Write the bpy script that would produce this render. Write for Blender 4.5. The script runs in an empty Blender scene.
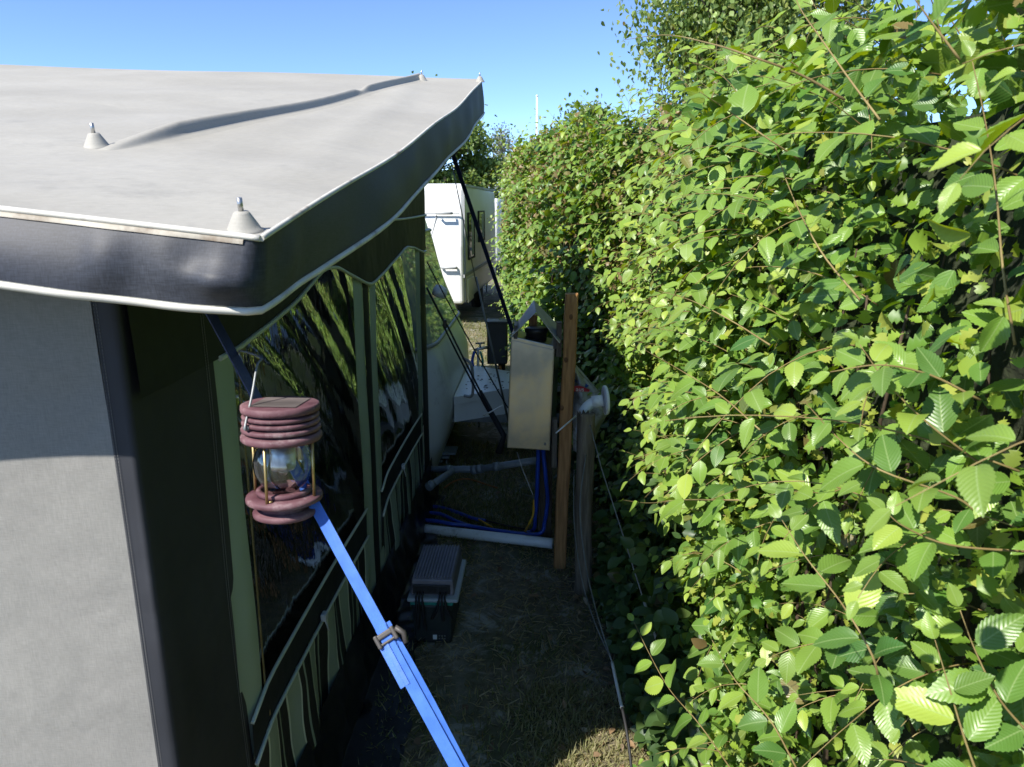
import bpy, bmesh, math, random
import numpy as np
from mathutils import Vector, Matrix, Quaternion

random.seed(7)
RNG = np.random.default_rng(11)
S = bpy.context.scene
COL = S.collection
R = math.radians

# ------------------------------------------------------------------ camera
F_PX, W_PX, H_PX, CAM_H = 710.0, 1024.0, 767.0, 1.9
PITCH = math.atan((H_PX / 2 - 206.0) / F_PX)
YAW = math.atan((541.0 - 512.0) / F_PX * math.cos(PITCH))
cam_d = bpy.data.cameras.new('camera')
cam = bpy.data.objects.new('camera', cam_d)
COL.objects.link(cam)
cam.location = (0, 0, CAM_H)
cam.rotation_euler = (math.pi / 2 - PITCH, 0, YAW)
cam_d.sensor_width = 36
cam_d.lens = F_PX / W_PX * 36
cam_d.clip_start = 0.02
cam_d.clip_end = 2000
cam_d.dof.use_dof = True
cam_d.dof.focus_distance = 2.4
cam_d.dof.aperture_fstop = 13.0
S.camera = cam

# ------------------------------------------------------------------ light
SUN_EL = 45.0
SUN_DX, SUN_DY = 0.66, 0.75                  # the way the light travels over the ground
wd = bpy.data.worlds.new('World')
S.world = wd
wd.use_nodes = True
wn = wd.node_tree
sky = wn.nodes.new('ShaderNodeTexSky')
sky.sky_type = 'NISHITA'
sky.sun_disc = False
sky.sun_elevation = R(SUN_EL)
sky.sun_rotation = math.atan2(-SUN_DX, -SUN_DY) % (2 * math.pi)
sky.air_density = 0.8
sky.dust_density = 0.0
sky.altitude = 3500
sky.ozone_density = 4.5
wn.links.new(sky.outputs[0], wn.nodes['Background'].inputs[0])
wn.nodes['Background'].inputs[1].default_value = 0.135
sl = bpy.data.lights.new('sun', 'SUN')
sl.energy = 4.0
sl.angle = R(0.53)
sl.color = (1.0, 0.955, 0.88)
so = bpy.data.objects.new('sun', sl)
COL.objects.link(so)
_c = math.cos(R(SUN_EL))
so.rotation_euler = Vector((SUN_DX * _c, SUN_DY * _c, -math.sin(R(SUN_EL)))).to_track_quat('-Z', 'Y').to_euler()
so.location = (-4, -4, 8)
S.view_settings.view_transform = 'Standard'
S.view_settings.look = 'None'
S.view_settings.gamma = 1
S.view_settings.use_curve_mapping = False
S.view_settings.exposure = 1.08
S.cycles.max_bounces = 8
S.cycles.diffuse_bounces = 4
S.cycles.transparent_max_bounces = 12
S.cycles.caustics_reflective = False
S.cycles.caustics_refractive = False
S.cycles.use_denoising = True

# ------------------------------------------------------------------ survey: picture measure -> real point
_fw = np.array([-math.sin(YAW) * math.cos(PITCH), math.cos(YAW) * math.cos(PITCH), -math.sin(PITCH)])
_rt = np.array([math.cos(YAW), math.sin(YAW), 0])
_up = np.cross(_rt, _fw)
_C = np.array([0, 0, CAM_H])


def _on(ax, v, x, y):
    r = _fw + _rt * (x - W_PX / 2) / F_PX - _up * (y - H_PX / 2) / F_PX
    return Vector(_C + r * ((v - _C[ax]) / r[ax]))


def aX(v, x, y): return _on(0, v, x, y)
def aY(v, x, y): return _on(1, v, x, y)
def aZ(v, x, y): return _on(2, v, x, y)


# ------------------------------------------------------------------ mesh builder
class MB:
    def __init__(self):
        self.v, self.f, self.s, self.uv = [], [], [], None

    def add(self, vs, fs, smooth=False):
        o = len(self.v)
        self.v += [tuple(p) for p in vs]
        self.f += [tuple(i + o for i in f) for f in fs]
        self.s += [smooth] * len(fs)
        return self

    def box(self, c, size, rot=None, taper=(1, 1), bev=0.0):
        """box centred at c; taper scales the top; bev chamfers every edge"""
        bm = bmesh.new()
        bmesh.ops.create_cube(bm, size=1)
        for q in bm.verts:
            k = q.co.z + 0.5
            q.co.x *= size[0] * (1 + (taper[0] - 1) * k)
            q.co.y *= size[1] * (1 + (taper[1] - 1) * k)
            q.co.z *= size[2]
        if bev:
            bmesh.ops.bevel(bm, geom=bm.edges[:], offset=bev, segments=2, profile=0.5, affect='EDGES')
        M = (rot.to_matrix() if isinstance(rot, Quaternion) else rot) if rot is not None else Matrix.Identity(3)
        bm.verts.index_update()
        self.add([M @ q.co + Vector(c) for q in bm.verts], [[q.index for q in f.verts] for f in bm.faces])
        bm.free()
        return self

    def tube(self, pts, r, n=8, caps=True, flat=None):
        pts = [Vector(p) for p in pts]
        rs = r if isinstance(r, (list, tuple)) else [r] * len(pts)
        prev = None
        vs, fs = [], []
        for i, p in enumerate(pts):
            t = (pts[min(i + 1, len(pts) - 1)] - pts[max(i - 1, 0)]).normalized()
            if prev is None:
                a = Vector((0, 0, 1)) if abs(t.z) < 0.9 else Vector((1, 0, 0))
                u = t.cross(a).normalized()
            else:
                u = (prev - t * prev.dot(t)).normalized()
            prev = u
            w = t.cross(u)
            for k in range(n):
                an = 2 * math.pi * k / n
                vs.append(p + (u * math.cos(an) + w * math.sin(an)) * rs[i])
        for i in range(len(pts) - 1):
            for k in range(n):
                k2 = (k + 1) % n
                fs.append((i * n + k, i * n + k2, (i + 1) * n + k2, (i + 1) * n + k))
        self.add(vs, fs, True)
        if caps:
            o = len(self.v) - len(vs)
            self.f.append(tuple(o + k for k in range(n))[::-1]); self.s.append(False)
            self.f.append(tuple(o + (len(pts) - 1) * n + k for k in range(n))); self.s.append(False)
        return self

    def lathe(self, prof, M, n=40, smooth=True):
        """prof: (r, z) from bottom to top, closed with the axis"""
        vs, fs = [], []
        for r_, z_ in prof:
            for k in range(n):
                a = 2 * math.pi * k / n
                vs.append(M @ Vector((r_ * math.cos(a), r_ * math.sin(a), z_)))
        for i in range(len(prof) - 1):
            for k in range(n):
                k2 = (k + 1) % n
                fs.append((i * n + k, i * n + k2, (i + 1) * n + k2, (i + 1) * n + k))
        self.add(vs, fs, smooth)
        o = len(self.v) - len(vs)
        if prof[0][0] > 1e-5:
            self.f.append(tuple(o + k for k in range(n))[::-1]); self.s.append(False)
        if prof[-1][0] > 1e-5:
            self.f.append(tuple(o + (len(prof) - 1) * n + k for k in range(n))); self.s.append(False)
        return self

    def sheet(self, rows, smooth=True):
        """rows of points, joined as a grid"""
        m = len(rows[0])
        vs = [p for r_ in rows for p in r_]
        fs = [(i * m + k, i * m + k + 1, (i + 1) * m + k + 1, (i + 1) * m + k)
              for i in range(len(rows) - 1) for k in range(m - 1)]
        return self.add(vs, fs, smooth)

    def prism(self, poly, d):
        """closed outline poly pushed along vector d"""
        d = Vector(d)
        n = len(poly)
        a = [Vector(p) for p in poly]
        vs = a + [p + d for p in a]
        fs = [tuple(range(n))[::-1], tuple(range(n, 2 * n))]
        fs += [(i, (i + 1) % n, n + (i + 1) % n, n + i) for i in range(n)]
        return self.add(vs, fs)

    def strap(self, pts, w, th, side):
        """flat webbing along pts; side gives the width direction"""
        pts = [Vector(p) for p in pts]
        vs, fs = [], []
        for i, p in enumerate(pts):
            t = (pts[min(i + 1, len(pts) - 1)] - pts[max(i - 1, 0)]).normalized()
            sd = Vector(side[i] if isinstance(side, list) else side)
            sd = (sd - t * sd.dot(t)).normalized()
            nn = t.cross(sd)
            for a, b in ((-1, -1), (-0.33, -0.8), (0.33, -0.8), (1, -1), (1, 1), (0.33, 0.8), (-0.33, 0.8), (-1, 1)):
                vs.append(p + sd * a * w / 2 + nn * b * th / 2)
        for i in range(len(pts) - 1):
            for k in range(8):
                k2 = (k + 1) % 8
                fs.append((i * 8 + k, i * 8 + k2, (i + 1) * 8 + k2, (i + 1) * 8 + k))
        n = len(vs) - 8
        fs += [tuple(range(8))[::-1], tuple(range(n, n + 8))]
        return self.add(vs, fs)


WLOC = {}


def thing(name, label, cat, loc=(0, 0, 0), group=None):
    o = bpy.data.objects.new(name, None)
    COL.objects.link(o)
    o.location = loc
    o.empty_display_size = 0.1
    WLOC[o.name] = Vector(loc)
    tag(o, label, cat, group)
    return o


def tag(o, label=None, cat=None, group=None, kind=None):
    if label: o['label'] = label
    if cat: o['category'] = cat
    if group: o['group'] = group
    if kind: o['kind'] = kind
    return o


def obj(name, mb, m, parent=None, label=None, loc=None):
    base = WLOC[parent.name] if parent is not None else Vector(loc or (0, 0, 0))
    me = bpy.data.meshes.new(name)
    me.from_pydata([tuple(Vector(p) - base) for p in mb.v], [], mb.f)
    me.polygons.foreach_set('use_smooth', mb.s)
    me.update()
    bm = bmesh.new(); bm.from_mesh(me)
    bmesh.ops.recalc_face_normals(bm, faces=bm.faces[:])
    bm.to_mesh(me); bm.free()
    o = bpy.data.objects.new(name, me)
    COL.objects.link(o)
    if m is not None: me.materials.append(m)
    if parent is not None:
        o.parent = parent
    else:
        o.location = base
    WLOC[o.name] = base
    if label: o['label'] = label
    return o


def lerp(a, b, t): return a + (b - a) * t


def interp(x, xs, ys): return float(np.interp(x, xs, ys))


def sag(a, b, drop, n=12, wob=0.0):
    a, b = Vector(a), Vector(b)
    out = []
    for i in range(n + 1):
        t = i / n
        p = a.lerp(b, t)
        p.z -= drop * 4 * t * (1 - t)
        if wob and 0 < i < n:
            p += Vector((random.uniform(-wob, wob), random.uniform(-wob, wob), random.uniform(-wob, wob) * .5))
        out.append(p)
    return out


def smooth_path(pts, per=6):
    """Catmull-Rom through pts"""
    P = [Vector(p) for p in pts]
    P = [P[0] * 2 - P[1]] + P + [P[-1] * 2 - P[-2]]
    out = []
    for i in range(1, len(P) - 2):
        for k in range(per):
            t = k / per
            a, b, c, d = P[i - 1], P[i], P[i + 1], P[i + 2]
            out.append(0.5 * ((2 * b) + (c - a) * t + (2 * a - 5 * b + 4 * c - d) * t * t + (-a + 3 * b - 3 * c + d) * t ** 3))
    out.append(P[-2])
    return out


# ------------------------------------------------------------------ materials
def nodes(name):
    m = bpy.data.materials.new(name)
    m.use_nodes = True
    nt = m.node_tree
    return m, nt, nt.nodes['Principled BSDF'], nt.nodes['Material Output']


def N(nt, t, **kw):
    n = nt.nodes.new(t)
    for k, v in kw.items():
        if hasattr(n, k): setattr(n, k, v)
    return n


def setin(n, **kw):
    for k, v in kw.items():
        n.inputs[k.replace('_', ' ')].default_value = v
    return n


def mat(name, c, rough=0.6, c2=None, scale=6.0, detail=6.0, metal=0.0, spec=0.4, bump=0.0, bscale=60.0, contrast=(0.35, 0.65),
        sheen=0.0, dirt=None, dirt_scale=3.0, dirt_amt=(0.55, 0.75), stretch=(1, 1, 1)):
    m, nt, p, out = nodes(name)
    tc = N(nt, 'ShaderNodeTexCoord')
    mp = N(nt, 'ShaderNodeMapping'); mp.inputs['Scale'].default_value = stretch
    nt.links.new(tc.outputs['Object'], mp.inputs[0])
    nz = N(nt, 'ShaderNodeTexNoise'); setin(nz, Scale=scale, Detail=detail)
    nt.links.new(mp.outputs[0], nz.inputs['Vector'])
    rmp = N(nt, 'ShaderNodeValToRGB')
    e = rmp.color_ramp.elements
    e[0].position, e[1].position = contrast
    c2 = c2 or tuple(min(1, x * 1.18) for x in c)
    e[0].color, e[1].color = (*c, 1), (*c2, 1)
    nt.links.new(nz.outputs[0], rmp.inputs[0])
    colr = rmp.outputs[0]
    if dirt:
        n2 = N(nt, 'ShaderNodeTexNoise'); setin(n2, Scale=dirt_scale, Detail=9.0, Roughness=0.7)
        nt.links.new(mp.outputs[0], n2.inputs['Vector'])
        mr = N(nt, 'ShaderNodeMapRange'); setin(mr, From_Min=dirt_amt[0], From_Max=dirt_amt[1])
        nt.links.new(n2.outputs[0], mr.inputs[0])
        mx = N(nt, 'ShaderNodeMix', data_type='RGBA')
        nt.links.new(mr.outputs[0], mx.inputs[0])
        nt.links.new(colr, mx.inputs[6]); mx.inputs[7].default_value = (*dirt, 1)
        colr = mx.outputs[2]
    nt.links.new(colr, p.inputs['Base Color'])
    setin(p, Roughness=rough, Metallic=metal)
    p.inputs['Specular IOR Level'].default_value = spec
    if sheen: p.inputs['Sheen Weight'].default_value = sheen
    if bump:
        nb = N(nt, 'ShaderNodeTexNoise'); setin(nb, Scale=bscale, Detail=5.0)
        nt.links.new(mp.outputs[0], nb.inputs['Vector'])
        bp = N(nt, 'ShaderNodeBump'); setin(bp, Strength=bump, Distance=0.01)
        nt.links.new(nb.outputs[0], bp.inputs['Height'])
        nt.links.new(bp.outputs[0], p.inputs['Normal'])
    return m


def fabric(name, c, c2, rough=0.75, weave=1300.0, wave=0.06, dirt=None, spec=0.25, fold=0.25, dirt_amt=(0.6, 0.8), thread=0.0):
    """woven tent cloth: threads both ways, large soft folds, faint soil"""
    m = mat(name, c, rough, c2, scale=2.2, detail=9, spec=spec, dirt=dirt, dirt_scale=2.3, dirt_amt=dirt_amt)
    nt = m.node_tree
    p = nt.nodes['Principled BSDF']
    tc = N(nt, 'ShaderNodeTexCoord')
    h = None
    for ax in ('X', 'Z', 'Y'):
        w = N(nt, 'ShaderNodeTexWave', wave_type='BANDS', bands_direction=ax); setin(w, Scale=weave / 6.28, Distortion=2.0, Detail=2.0)
        nt.links.new(tc.outputs['Object'], w.inputs['Vector'])
        if h is None: h = w.outputs[1]
        else:
            a = N(nt, 'ShaderNodeMath', operation='ADD')
            nt.links.new(h, a.inputs[0]); nt.links.new(w.outputs[1], a.inputs[1]); h = a.outputs[0]
    b1 = N(nt, 'ShaderNodeBump'); setin(b1, Strength=wave, Distance=0.001)
    nt.links.new(h, b1.inputs['Height'])
    n2 = N(nt, 'ShaderNodeTexNoise'); setin(n2, Scale=4.5, Detail=2.5, Distortion=0.2)
    nt.links.new(tc.outputs['Object'], n2.inputs['Vector'])
    b2 = N(nt, 'ShaderNodeBump'); setin(b2, Strength=fold, Distance=0.03)
    nt.links.new(n2.outputs[0], b2.inputs['Height']); nt.links.new(b1.outputs[0], b2.inputs['Normal'])
    nt.links.new(b2.outputs[0], p.inputs['Normal'])
    if thread:
        # slubby threads along and across the cloth
        src = p.inputs['Base Color'].links[0].from_socket
        for sc_ in ((55, 55, 620), (620, 620, 55)):
            mp = N(nt, 'ShaderNodeMapping'); mp.inputs['Scale'].default_value = sc_
            nt.links.new(tc.outputs['Object'], mp.inputs[0])
            nz = N(nt, 'ShaderNodeTexNoise'); setin(nz, Scale=1.0, Detail=2.0)
            nt.links.new(mp.outputs[0], nz.inputs['Vector'])
            mr = N(nt, 'ShaderNodeMapRange'); setin(mr, From_Min=0.3, From_Max=0.7, To_Min=1 - thread, To_Max=1 + thread)
            nt.links.new(nz.outputs[0], mr.inputs[0])
            mx = N(nt, 'ShaderNodeVectorMath', operation='SCALE')
            nt.links.new(src, mx.inputs[0]); nt.links.new(mr.outputs[0], mx.inputs['Scale'])
            src = mx.outputs[0]
        nt.links.new(src, p.inputs['Base Color'])
    return m


M = {}
M['roof'] = fabric('roof_cloth', (0.315, 0.30, 0.262), (0.36, 0.345, 0.305), 0.6, dirt=(0.235, 0.228, 0.205), fold=0.30, thread=0.05)
M['panel'] = fabric('grey_cloth', (0.222, 0.216, 0.20), (0.252, 0.246, 0.226), 0.8, fold=0.65, thread=0.085, dirt=(0.195, 0.193, 0.18))
M['dark'] = fabric('charcoal_cloth', (0.028, 0.030, 0.036), (0.045, 0.047, 0.055), 0.62, fold=0.5, dirt=(0.075, 0.075, 0.08), dirt_amt=(0.55, 0.85))
M['navy'] = fabric('coated_charcoal', (0.019, 0.023, 0.036), (0.028, 0.032, 0.044), 0.55, spec=0.35, wave=0.0, fold=0.05, thread=0.25, dirt=(0.044, 0.045, 0.048), dirt_amt=(0.40, 0.95))
M['wallcloth'] = fabric('wall_cloth', (0.013, 0.016, 0.018), (0.021, 0.024, 0.026), 0.6, spec=0.22, fold=0.6)
M['green'] = fabric('green_grey_cloth', (0.27, 0.34, 0.275), (0.32, 0.39, 0.32), 0.6, spec=0.35, fold=0.4)
M['piping'] = mat('pale_piping', (0.52, 0.50, 0.44), 0.55, (0.62, 0.60, 0.54), scale=18, dirt=(0.17, 0.12, 0.075), dirt_scale=7, dirt_amt=(0.56, 0.72))
M['tape'] = mat('stained_tape', (0.34, 0.31, 0.25), 0.6, (0.46, 0.43, 0.36), scale=14, dirt=(0.12, 0.075, 0.04), dirt_scale=6, dirt_amt=(0.5, 0.66))
M['pipingg'] = mat('wall_piping', (0.42, 0.48, 0.40), 0.45, (0.5, 0.55, 0.47), scale=18)
M['white'] = mat('white_shell', (0.74, 0.75, 0.73), 0.35, (0.80, 0.80, 0.78), scale=1.2, dirt=(0.58, 0.58, 0.53), dirt_scale=1.6, spec=0.5)
M['offwhite'] = mat('offwhite_shell', (0.76, 0.79, 0.77), 0.28, (0.80, 0.82, 0.80), scale=1.5, dirt=(0.3, 0.31, 0.29), dirt_scale=2.0, spec=0.5)
M['pvc'] = mat('white_pvc', (0.78, 0.80, 0.80), 0.32, (0.84, 0.85, 0.84), scale=5, dirt=(0.45, 0.44, 0.38), dirt_scale=9, spec=0.5)
M['greypvc'] = mat('grey_pvc', (0.20, 0.23, 0.25), 0.38, (0.25, 0.28, 0.30), scale=9, dirt=(0.14, 0.14, 0.12), dirt_scale=8, spec=0.5)
M['plastic'] = mat('dark_plastic', (0.018, 0.019, 0.02), 0.45, (0.028, 0.028, 0.03), scale=20, spec=0.5)
M['boxgreen'] = mat('dark_green_plastic', (0.020, 0.027, 0.025), 0.5, (0.03, 0.038, 0.034), scale=12, dirt=(0.06, 0.058, 0.05), dirt_scale=10)
M['heatsink'] = mat('grey_aluminium', (0.17, 0.165, 0.19), 0.5, (0.22, 0.21, 0.24), scale=14, metal=0.3, dirt=(0.3, 0.28, 0.25), dirt_scale=20, dirt_amt=(0.6, 0.8))
M['tray'] = mat('pale_grey_plastic', (0.36, 0.40, 0.43), 0.5, (0.42, 0.46, 0.48), scale=8)
M['teal'] = mat('teal_plastic', (0.03, 0.25, 0.19), 0.5)
M['label'] = mat('paper_label', (0.62, 0.62, 0.60), 0.7)
M['galv'] = mat('galvanised_steel', (0.20, 0.235, 0.25), 0.28, (0.42, 0.45, 0.43), scale=3.2, metal=0.9, dirt=(0.40, 0.38, 0.25), dirt_scale=3, dirt_amt=(.45, .65), bump=0.12, bscale=6)
M['galvdark'] = mat('weathered_steel', (0.20, 0.21, 0.21), 0.55, (0.30, 0.31, 0.31), scale=12, metal=0.6)
M['galv2'] = mat('dull_zinc_sheet', (0.34, 0.36, 0.36), 0.5, (0.46, 0.48, 0.47), scale=9, metal=0.5, dirt=(0.26, 0.26, 0.23), dirt_scale=7)
M['steel'] = mat('bare_steel', (0.42, 0.42, 0.41), 0.35, (0.55, 0.54, 0.52), scale=20, metal=0.9, dirt=(0.25, 0.16, 0.09), dirt_scale=25)
M['wood'] = mat('stained_pine', (0.32, 0.15, 0.052), 0.6, (0.50, 0.255, 0.095), scale=6, detail=10, dirt=(0.12, 0.055, 0.025), dirt_scale=3.5, bump=0.3, bscale=30, stretch=(14, 14, 1.2))
M['knot'] = mat('pine_knot', (0.13, 0.055, 0.02), 0.6, (0.2, 0.09, 0.03), scale=40)
M['oldwood'] = mat('weathered_wood', (0.13, 0.105, 0.075), 0.85, (0.24, 0.20, 0.145), scale=5, detail=10, dirt=(0.075, 0.065, 0.045), dirt_scale=3, bump=0.7, bscale=22, stretch=(12, 12, 0.9))
M['darkwood'] = mat('dark_old_wood', (0.05, 0.036, 0.025), 0.85, (0.10, 0.075, 0.05), scale=5, bump=0.5, bscale=20, stretch=(12, 12, 0.9))
M['rope'] = mat('black_rope', (0.012, 0.012, 0.014), 0.7)
M['cord'] = mat('grey_cord', (0.22, 0.22, 0.21), 0.6)
M['wire'] = mat('pale_wire', (0.42, 0.42, 0.40), 0.5)
M['hose'] = mat('blue_hose', (0.012, 0.05, 0.32), 0.35, (0.02, 0.075, 0.42), scale=9, spec=0.5)
M['yellow'] = mat('yellow_cable', (0.55, 0.30, 0.02), 0.5)
M['orange'] = mat('orange_cable', (0.36, 0.13, 0.03), 0.55)
M['copper'] = mat('brown_cable', (0.16, 0.07, 0.03), 0.6)
M['rubber'] = mat('black_rubber', (0.016, 0.016, 0.017), 0.6)
M['maroon'] = mat('faded_maroon_paint', (0.075, 0.026, 0.034), 0.65, (0.18, 0.09, 0.10), scale=18, detail=12, dirt=(0.33, 0.25, 0.245), dirt_scale=24, dirt_amt=(0.54, 0.74), bump=0.04, bscale=160)
M['brass'] = mat('dull_brass', (0.42, 0.30, 0.12), 0.42, (0.52, 0.40, 0.19), scale=30, metal=0.85)
M['solar'] = mat('dusty_solar_cell', (0.10, 0.085, 0.08), 0.4, (0.20, 0.165, 0.155), scale=9, spec=0.5, stretch=(1, 6, 1))
M['soil_bag'] = mat('white_plastic_sack', (0.36, 0.37, 0.37), 0.4, (0.46, 0.46, 0.45), scale=7, dirt=(0.2, 0.19, 0.16), dirt_scale=12, dirt_amt=(0.5, 0.62))
M['sackblue'] = mat('sack_blue_print', (0.02, 0.06, 0.20), 0.4)
M['sackred'] = mat('sack_red_print', (0.42, 0.02, 0.03), 0.4)
M['sackgrey'] = mat('sack_grey_print', (0.22, 0.22, 0.22), 0.45)
M['bark'] = mat('twig_bark', (0.17, 0.12, 0.045), 0.7, (0.27, 0.21, 0.085), scale=14, spec=0.3)
M['hedgewood'] = mat('hedge_wood', (0.05, 0.035, 0.02), 0.9, (0.10, 0.07, 0.045), scale=9)
M['darkglass'] = mat('tinted_acrylic', (0.02, 0.026, 0.022), 0.05, spec=0.7)
M['trimgrey'] = mat('grey_trim', (0.30, 0.31, 0.31), 0.45)
M['tarp'] = mat('black_plastic_sheet', (0.008, 0.009, 0.010), 0.35, (0.014, 0.015, 0.017), scale=3, spec=0.5, dirt=(0.05, 0.05, 0.045), dirt_scale=5, dirt_amt=(0.55, 0.8), bump=0.4, bscale=14)


def webbing(name, c, c2):
    m = mat(name, c, 0.42, c2, scale=40, spec=0.5)
    nt = m.node_tree
    tc = N(nt, 'ShaderNodeTexCoord')
    w = N(nt, 'ShaderNodeTexWave', bands_direction='DIAGONAL'); setin(w, Scale=260.0, Distortion=1.5, Detail=2.0)
    nt.links.new(tc.outputs['Object'], w.inputs['Vector'])
    b = N(nt, 'ShaderNodeBump'); setin(b, Strength=0.35, Distance=0.001)
    nt.links.new(w.outputs[1], b.inputs['Height'])
    nt.links.new(b.outputs[0], nt.nodes['Principled BSDF'].inputs['Normal'])
    return m


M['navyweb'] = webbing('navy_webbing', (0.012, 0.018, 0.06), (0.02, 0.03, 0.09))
M['strap'] = webbing('blue_webbing', (0.042, 0.13, 0.47), (0.062, 0.17, 0.56))


def clear_sheet(name, tint, rough, ior=1.5, extra=0.0):
    m, nt, p, out = nodes(name)
    nt.nodes.remove(p)
    tr = N(nt, 'ShaderNodeBsdfTransparent'); tr.inputs[0].default_value = (*tint, 1)
    gl = N(nt, 'ShaderNodeBsdfGlossy'); gl.inputs['Roughness'].default_value = rough
    gl.inputs[0].default_value = (1, 1, 1, 1)
    fr = N(nt, 'ShaderNodeFresnel'); fr.inputs[0].default_value = ior
    ad = N(nt, 'ShaderNodeMath', operation='ADD', use_clamp=True); ad.inputs[1].default_value = extra
    nt.links.new(fr.outputs[0], ad.inputs[0])
    mx = N(nt, 'ShaderNodeMixShader')
    nt.links.new(ad.outputs[0], mx.inputs[0]); nt.links.new(tr.outputs[0], mx.inputs[1]); nt.links.new(gl.outputs[0], mx.inputs[2])
    nt.links.new(mx.outputs[0], out.inputs[0])
    tc = N(nt, 'ShaderNodeTexCoord')
    nz = N(nt, 'ShaderNodeTexNoise'); setin(nz, Scale=9.0, Detail=3.0)
    mp = N(nt, 'ShaderNodeMapping'); mp.inputs['Scale'].default_value = (1, 2.2, 0.9)
    nt.links.new(tc.outputs['Object'], mp.inputs[0]); nt.links.new(mp.outputs[0], nz.inputs['Vector'])
    b = N(nt, 'ShaderNodeBump'); setin(b, Strength=0.25, Distance=0.01)
    nt.links.new(nz.outputs[0], b.inputs['Height'])
    nt.links.new(b.outputs[0], gl.inputs['Normal'])
    nt.links.new(b.outputs[0], fr.inputs['Normal'])
    return m


M['vinyl'] = clear_sheet('clear_vinyl', (0.50, 0.53, 0.50), 0.03, 1.8, 0.40)
M['glass'] = clear_sheet('lantern_glass', (0.96, 0.97, 0.96), 0.05, 1.38, 0.09)


def stripes_mat():
    m, nt, p, out = nodes('striped_cloth')
    tc = N(nt, 'ShaderNodeTexCoord')
    sx = N(nt, 'ShaderNodeSeparateXYZ'); nt.links.new(tc.outputs['Object'], sx.inputs[0])
    # stripes lean and swell a little with height
    nz = N(nt, 'ShaderNodeTexNoise'); setin(nz, Scale=4.5, Detail=1.0)
    nt.links.new(tc.outputs['Object'], nz.inputs['Vector'])
    m1 = N(nt, 'ShaderNodeMath', operation='MULTIPLY_ADD'); m1.inputs[1].default_value = 0.055
    nt.links.new(nz.outputs[0], m1.inputs[0]); nt.links.new(sx.outputs[1], m1.inputs[2])
    m2 = N(nt, 'ShaderNodeMath', operation='MULTIPLY_ADD'); m2.inputs[1].default_value = 0.08
    nt.links.new(sx.outputs[2], m2.inputs[0]); nt.links.new(m1.outputs[0], m2.inputs[2])
    m3 = N(nt, 'ShaderNodeMath', operation='MULTIPLY'); m3.inputs[1].default_value = 5.6
    nt.links.new(m2.outputs[0], m3.inputs[0])
    fr = N(nt, 'ShaderNodeMath', operation='FRACT'); nt.links.new(m3.outputs[0], fr.inputs[0])
    rp = N(nt, 'ShaderNodeValToRGB'); rp.color_ramp.interpolation = 'CONSTANT'
    el = rp.color_ramp.elements
    g, d, w = (0.24, 0.30, 0.24, 1), (0.012, 0.014, 0.014, 1), (0.50, 0.56, 0.47, 1)
    el[0].position, el[0].color = 0.0, w
    el[1].position, el[1].color = 0.05, g
    for pos, c in ((0.42, w), (0.46, d), (0.62, g), (0.68, d), (0.97, d)):
        e = el.new(pos); e.color = c
    nt.links.new(fr.outputs[0], rp.inputs[0])
    nt.links.new(rp.outputs[0], p.inputs['Base Color'])
    setin(p, Roughness=0.6)
    n2 = N(nt, 'ShaderNodeTexNoise'); setin(n2, Scale=9.0, Detail=4.0)
    nt.links.new(tc.outputs['Object'], n2.inputs['Vector'])
    b = N(nt, 'ShaderNodeBump'); setin(b, Strength=0.5, Distance=0.02)
    nt.links.new(n2.outputs[0], b.inputs['Height']); nt.links.new(b.outputs[0], p.inputs['Normal'])
    return m


M['stripes'] = stripes_mat()


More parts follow.
